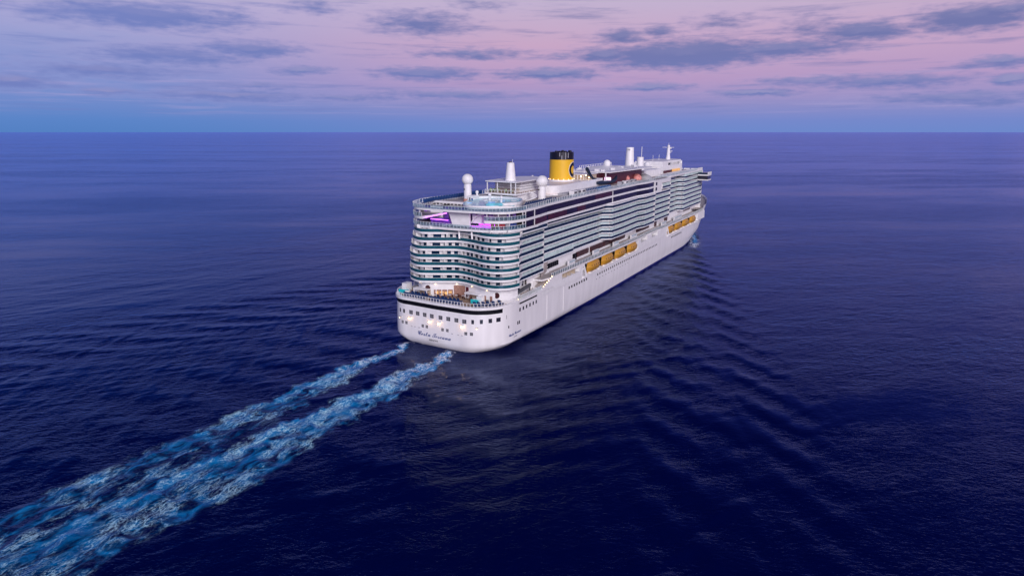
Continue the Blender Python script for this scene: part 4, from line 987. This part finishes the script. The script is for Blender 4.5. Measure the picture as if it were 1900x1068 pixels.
def water_material(name, foamy):
    m = bpy.data.materials.new(name); m.use_nodes = True; t = m.node_tree; t.nodes.clear()
    def n(ty, **k):
        q = t.nodes.new(ty)
        for a, b in k.items(): setattr(q, a, b)
        return q
    def ln(a, b): t.links.new(a, b)
    geo = n('ShaderNodeNewGeometry')
    def noise(scale, detail, rough=.55, rot=0, dist=0):
        mp = n('ShaderNodeMapping', vector_type='TEXTURE'); mp.inputs['Scale'].default_value = tuple(1 / q for q in scale); mp.inputs['Rotation'].default_value = (0, 0, rot); ln(geo.outputs['Position'], mp.inputs[0])
        q = n('ShaderNodeTexNoise'); q.inputs['Scale'].default_value = 1; q.inputs['Detail'].default_value = detail; q.inputs['Roughness'].default_value = rough; q.inputs['Distortion'].default_value = dist
        ln(mp.outputs[0], q.inputs[0]); return q.outputs[0]
    def math_(op, a, b=None, clamp=False):
        q = n('ShaderNodeMath', operation=op, use_clamp=clamp)
        for i, v in enumerate((a, b)):
            if v is None: continue
            if isinstance(v, (int, float)): q.inputs[i].default_value = v
            else: ln(v, q.inputs[i])
        return q.outputs[0]
    def mapr(v, a, b, c=0, d=1):
        q = n('ShaderNodeMapRange', interpolation_type='SMOOTHSTEP'); ln(v, q.inputs[0])
        for i, w in enumerate((a, b, c, d)): q.inputs[i + 1].default_value = w
        return q.outputs[0]
    rot = R(33)
    h1 = noise((.085, .040, 1), 3, .55, rot, .3); h2 = noise((.36, .16, 1), 4, .6, rot + .3, .5); h3 = noise((1.3, .55, 1), 3, .6, rot - .25)
    gust = noise((.0042, .00045, 1), 5, .62, R(26)); gust2 = noise((.020, .006, 1), 3, .6, R(40))
    hh = math_('ADD', math_('MULTIPLY', h1, .34), math_('ADD', math_('MULTIPLY', h2, .23), math_('MULTIPLY', h3, .12)))
    stren = mapr(math_('ADD', math_('MULTIPLY', gust, .6), math_('MULTIPLY', gust2, .4)), .38, .62, .25, 1.9)
    slick = mapr(math_('ABSOLUTE', math_('SUBTRACT', noise((.0034, .00028, 1), 3, .55, R(27)), .53)), .004, .022, .12, 1.0)
    far = n('ShaderNodeVectorMath', operation='LENGTH'); ln(geo.outputs['Position'], far.inputs[0])
    slick = math_('SUBTRACT', 1.0, math_('MULTIPLY', math_('SUBTRACT', 1.0, slick), mapr(far.outputs['Value'], 600, 1300)))
    stren = math_('MULTIPLY', stren, slick)
    bump = n('ShaderNodeBump'); bump.inputs['Distance'].default_value = 1.0; ln(hh, bump.inputs['Height']); ln(stren, bump.inputs['Strength'])
    dif = n('ShaderNodeBsdfDiffuse'); dif.inputs[0].default_value = (.0002, .0024, .046, 1)
    glo = n('ShaderNodeBsdfGlossy'); glo.inputs['Color'].default_value = (.53, .64, 1.0, 1); glo.inputs['Roughness'].default_value = .11
    fr = n('ShaderNodeFresnel'); fr.inputs['IOR'].default_value = 1.33
    for q in (glo, fr): ln(bump.outputs[0], q.inputs['Normal'])
    pr = n('ShaderNodeMixShader'); ln(fr.outputs[0], pr.inputs[0]); ln(dif.outputs[0], pr.inputs[1]); ln(glo.outputs[0], pr.inputs[2])
    out = n('ShaderNodeOutputMaterial')
    if not foamy:
        ln(pr.outputs[0], out.inputs[0]); return m
    at = n('ShaderNodeAttribute', attribute_name='foam'); E_ = at.outputs['Fac']
    f1 = noise((.16, .34, 1), 6, .62, 0, 1.2)      # streaky patches along the track
    f2 = noise((.9, 1.5, 1), 6, .68, .3, 1.5)      # filigree
    f3 = noise((.07, .12, 1), 3, .5, .2)
    f4 = noise((2.6, 3.4, 1), 3, .6, .5); f5 = noise((.22, .50, 1), 5, .62, .25, .35); f6 = noise((.75, 1.6, 1), 4, .6, -.35, .3)
    def thread(f, w):
        return mapr(math_('ABSOLUTE', math_('SUBTRACT', f, .5)), w, w * .15)
    body = math_('ADD', math_('MULTIPLY', E_, 1.0), math_('MULTIPLY', math_('SUBTRACT', f1, .5), 2.0))
    aer = math_('MULTIPLY', mapr(body, .24, .96), mapr(E_, .02, .35))
    patch = mapr(math_('ADD', math_('MULTIPLY', f3, 1.0), math_('MULTIPLY', math_('SUBTRACT', f1, .5), .5)), .44, .62, .03, 1.0)
    th = math_('MAXIMUM', math_('MULTIPLY', thread(f5, .034), 1.0), math_('MULTIPLY', thread(f6, .036), .85))
    th = math_('MULTIPLY', math_('MULTIPLY', th, patch), mapr(E_, .04, .45))
    sx = n('ShaderNodeSeparateXYZ'); ln(geo.outputs['Position'], sx.inputs[0])
    fresh = mapr(sx.outputs[0], -45, -6, 0, 1)
    cr = math_('MULTIPLY', mapr(math_('ADD', E_, math_('MULTIPLY', math_('SUBTRACT', f5, .5), 1.1)), .64, 1.02), mapr(math_('ADD', math_('MULTIPLY', f6, .6), math_('MULTIPLY', f4, .4)), .46, .60))
    fm = math_('ADD', math_('MULTIPLY', th, mapr(f4, .30, .55, .45, 1.0)), cr)
    fm = math_('MULTIPLY', fm, math_('ADD', .95, math_('MULTIPLY', fresh, .3)), True)
    mx = n('ShaderNodeMix', data_type='RGBA'); ln(aer, mx.inputs[0]); mx.inputs[6].default_value = (.0002, .0024, .046, 1); mx.inputs[7].default_value = (.003, .24, .56, 1)
    ln(mx.outputs[2], dif.inputs[0])
    df = n('ShaderNodeBsdfPrincipled'); fc = n('ShaderNodeMix', data_type='RGBA'); ln(fresh, fc.inputs[0]); fc.inputs[6].default_value = (.55, .90, 1.0, 1); fc.inputs[7].default_value = (.86, .90, .96, 1); ln(fc.outputs[2], df.inputs['Base Color']); df.inputs['Roughness'].default_value = .9; df.inputs['Specular IOR Level'].default_value = .1
    b2 = n('ShaderNodeBump'); b2.inputs['Distance'].default_value = .5; b2.inputs['Strength'].default_value = .8; ln(f2, b2.inputs['Height']); ln(b2.outputs[0], df.inputs['Normal'])
    ms = n('ShaderNodeMixShader'); ln(fm, ms.inputs[0]); ln(pr.outputs[0], ms.inputs[1]); ln(df.outputs[0], ms.inputs[2]); ln(ms.outputs[0], out.inputs[0])
    return m
wm = water_material('sea_water', False); wf = water_material('wake_water', True)
isf = ce > .02; stern = isf & (cxm < 60); bowm = isf & (cxm >= 60)
sea = watermesh('sea', quads[~isf], ev, ef); sea.data.materials.append(wm); sea['kind'] = 'structure'
wk = watermesh('wake_foam', quads[stern]); wk.data.materials.append(wf)
tag(wk, 'two lanes of churned pale blue wake foam trailing behind the ship', 'wake', kind='stuff')
wb = watermesh('bow_wave_foam', quads[bowm]); wb.data.materials.append(wf)
tag(wb, 'small patch of white foam breaking at the bow of the ship', 'bow wave', kind='stuff')
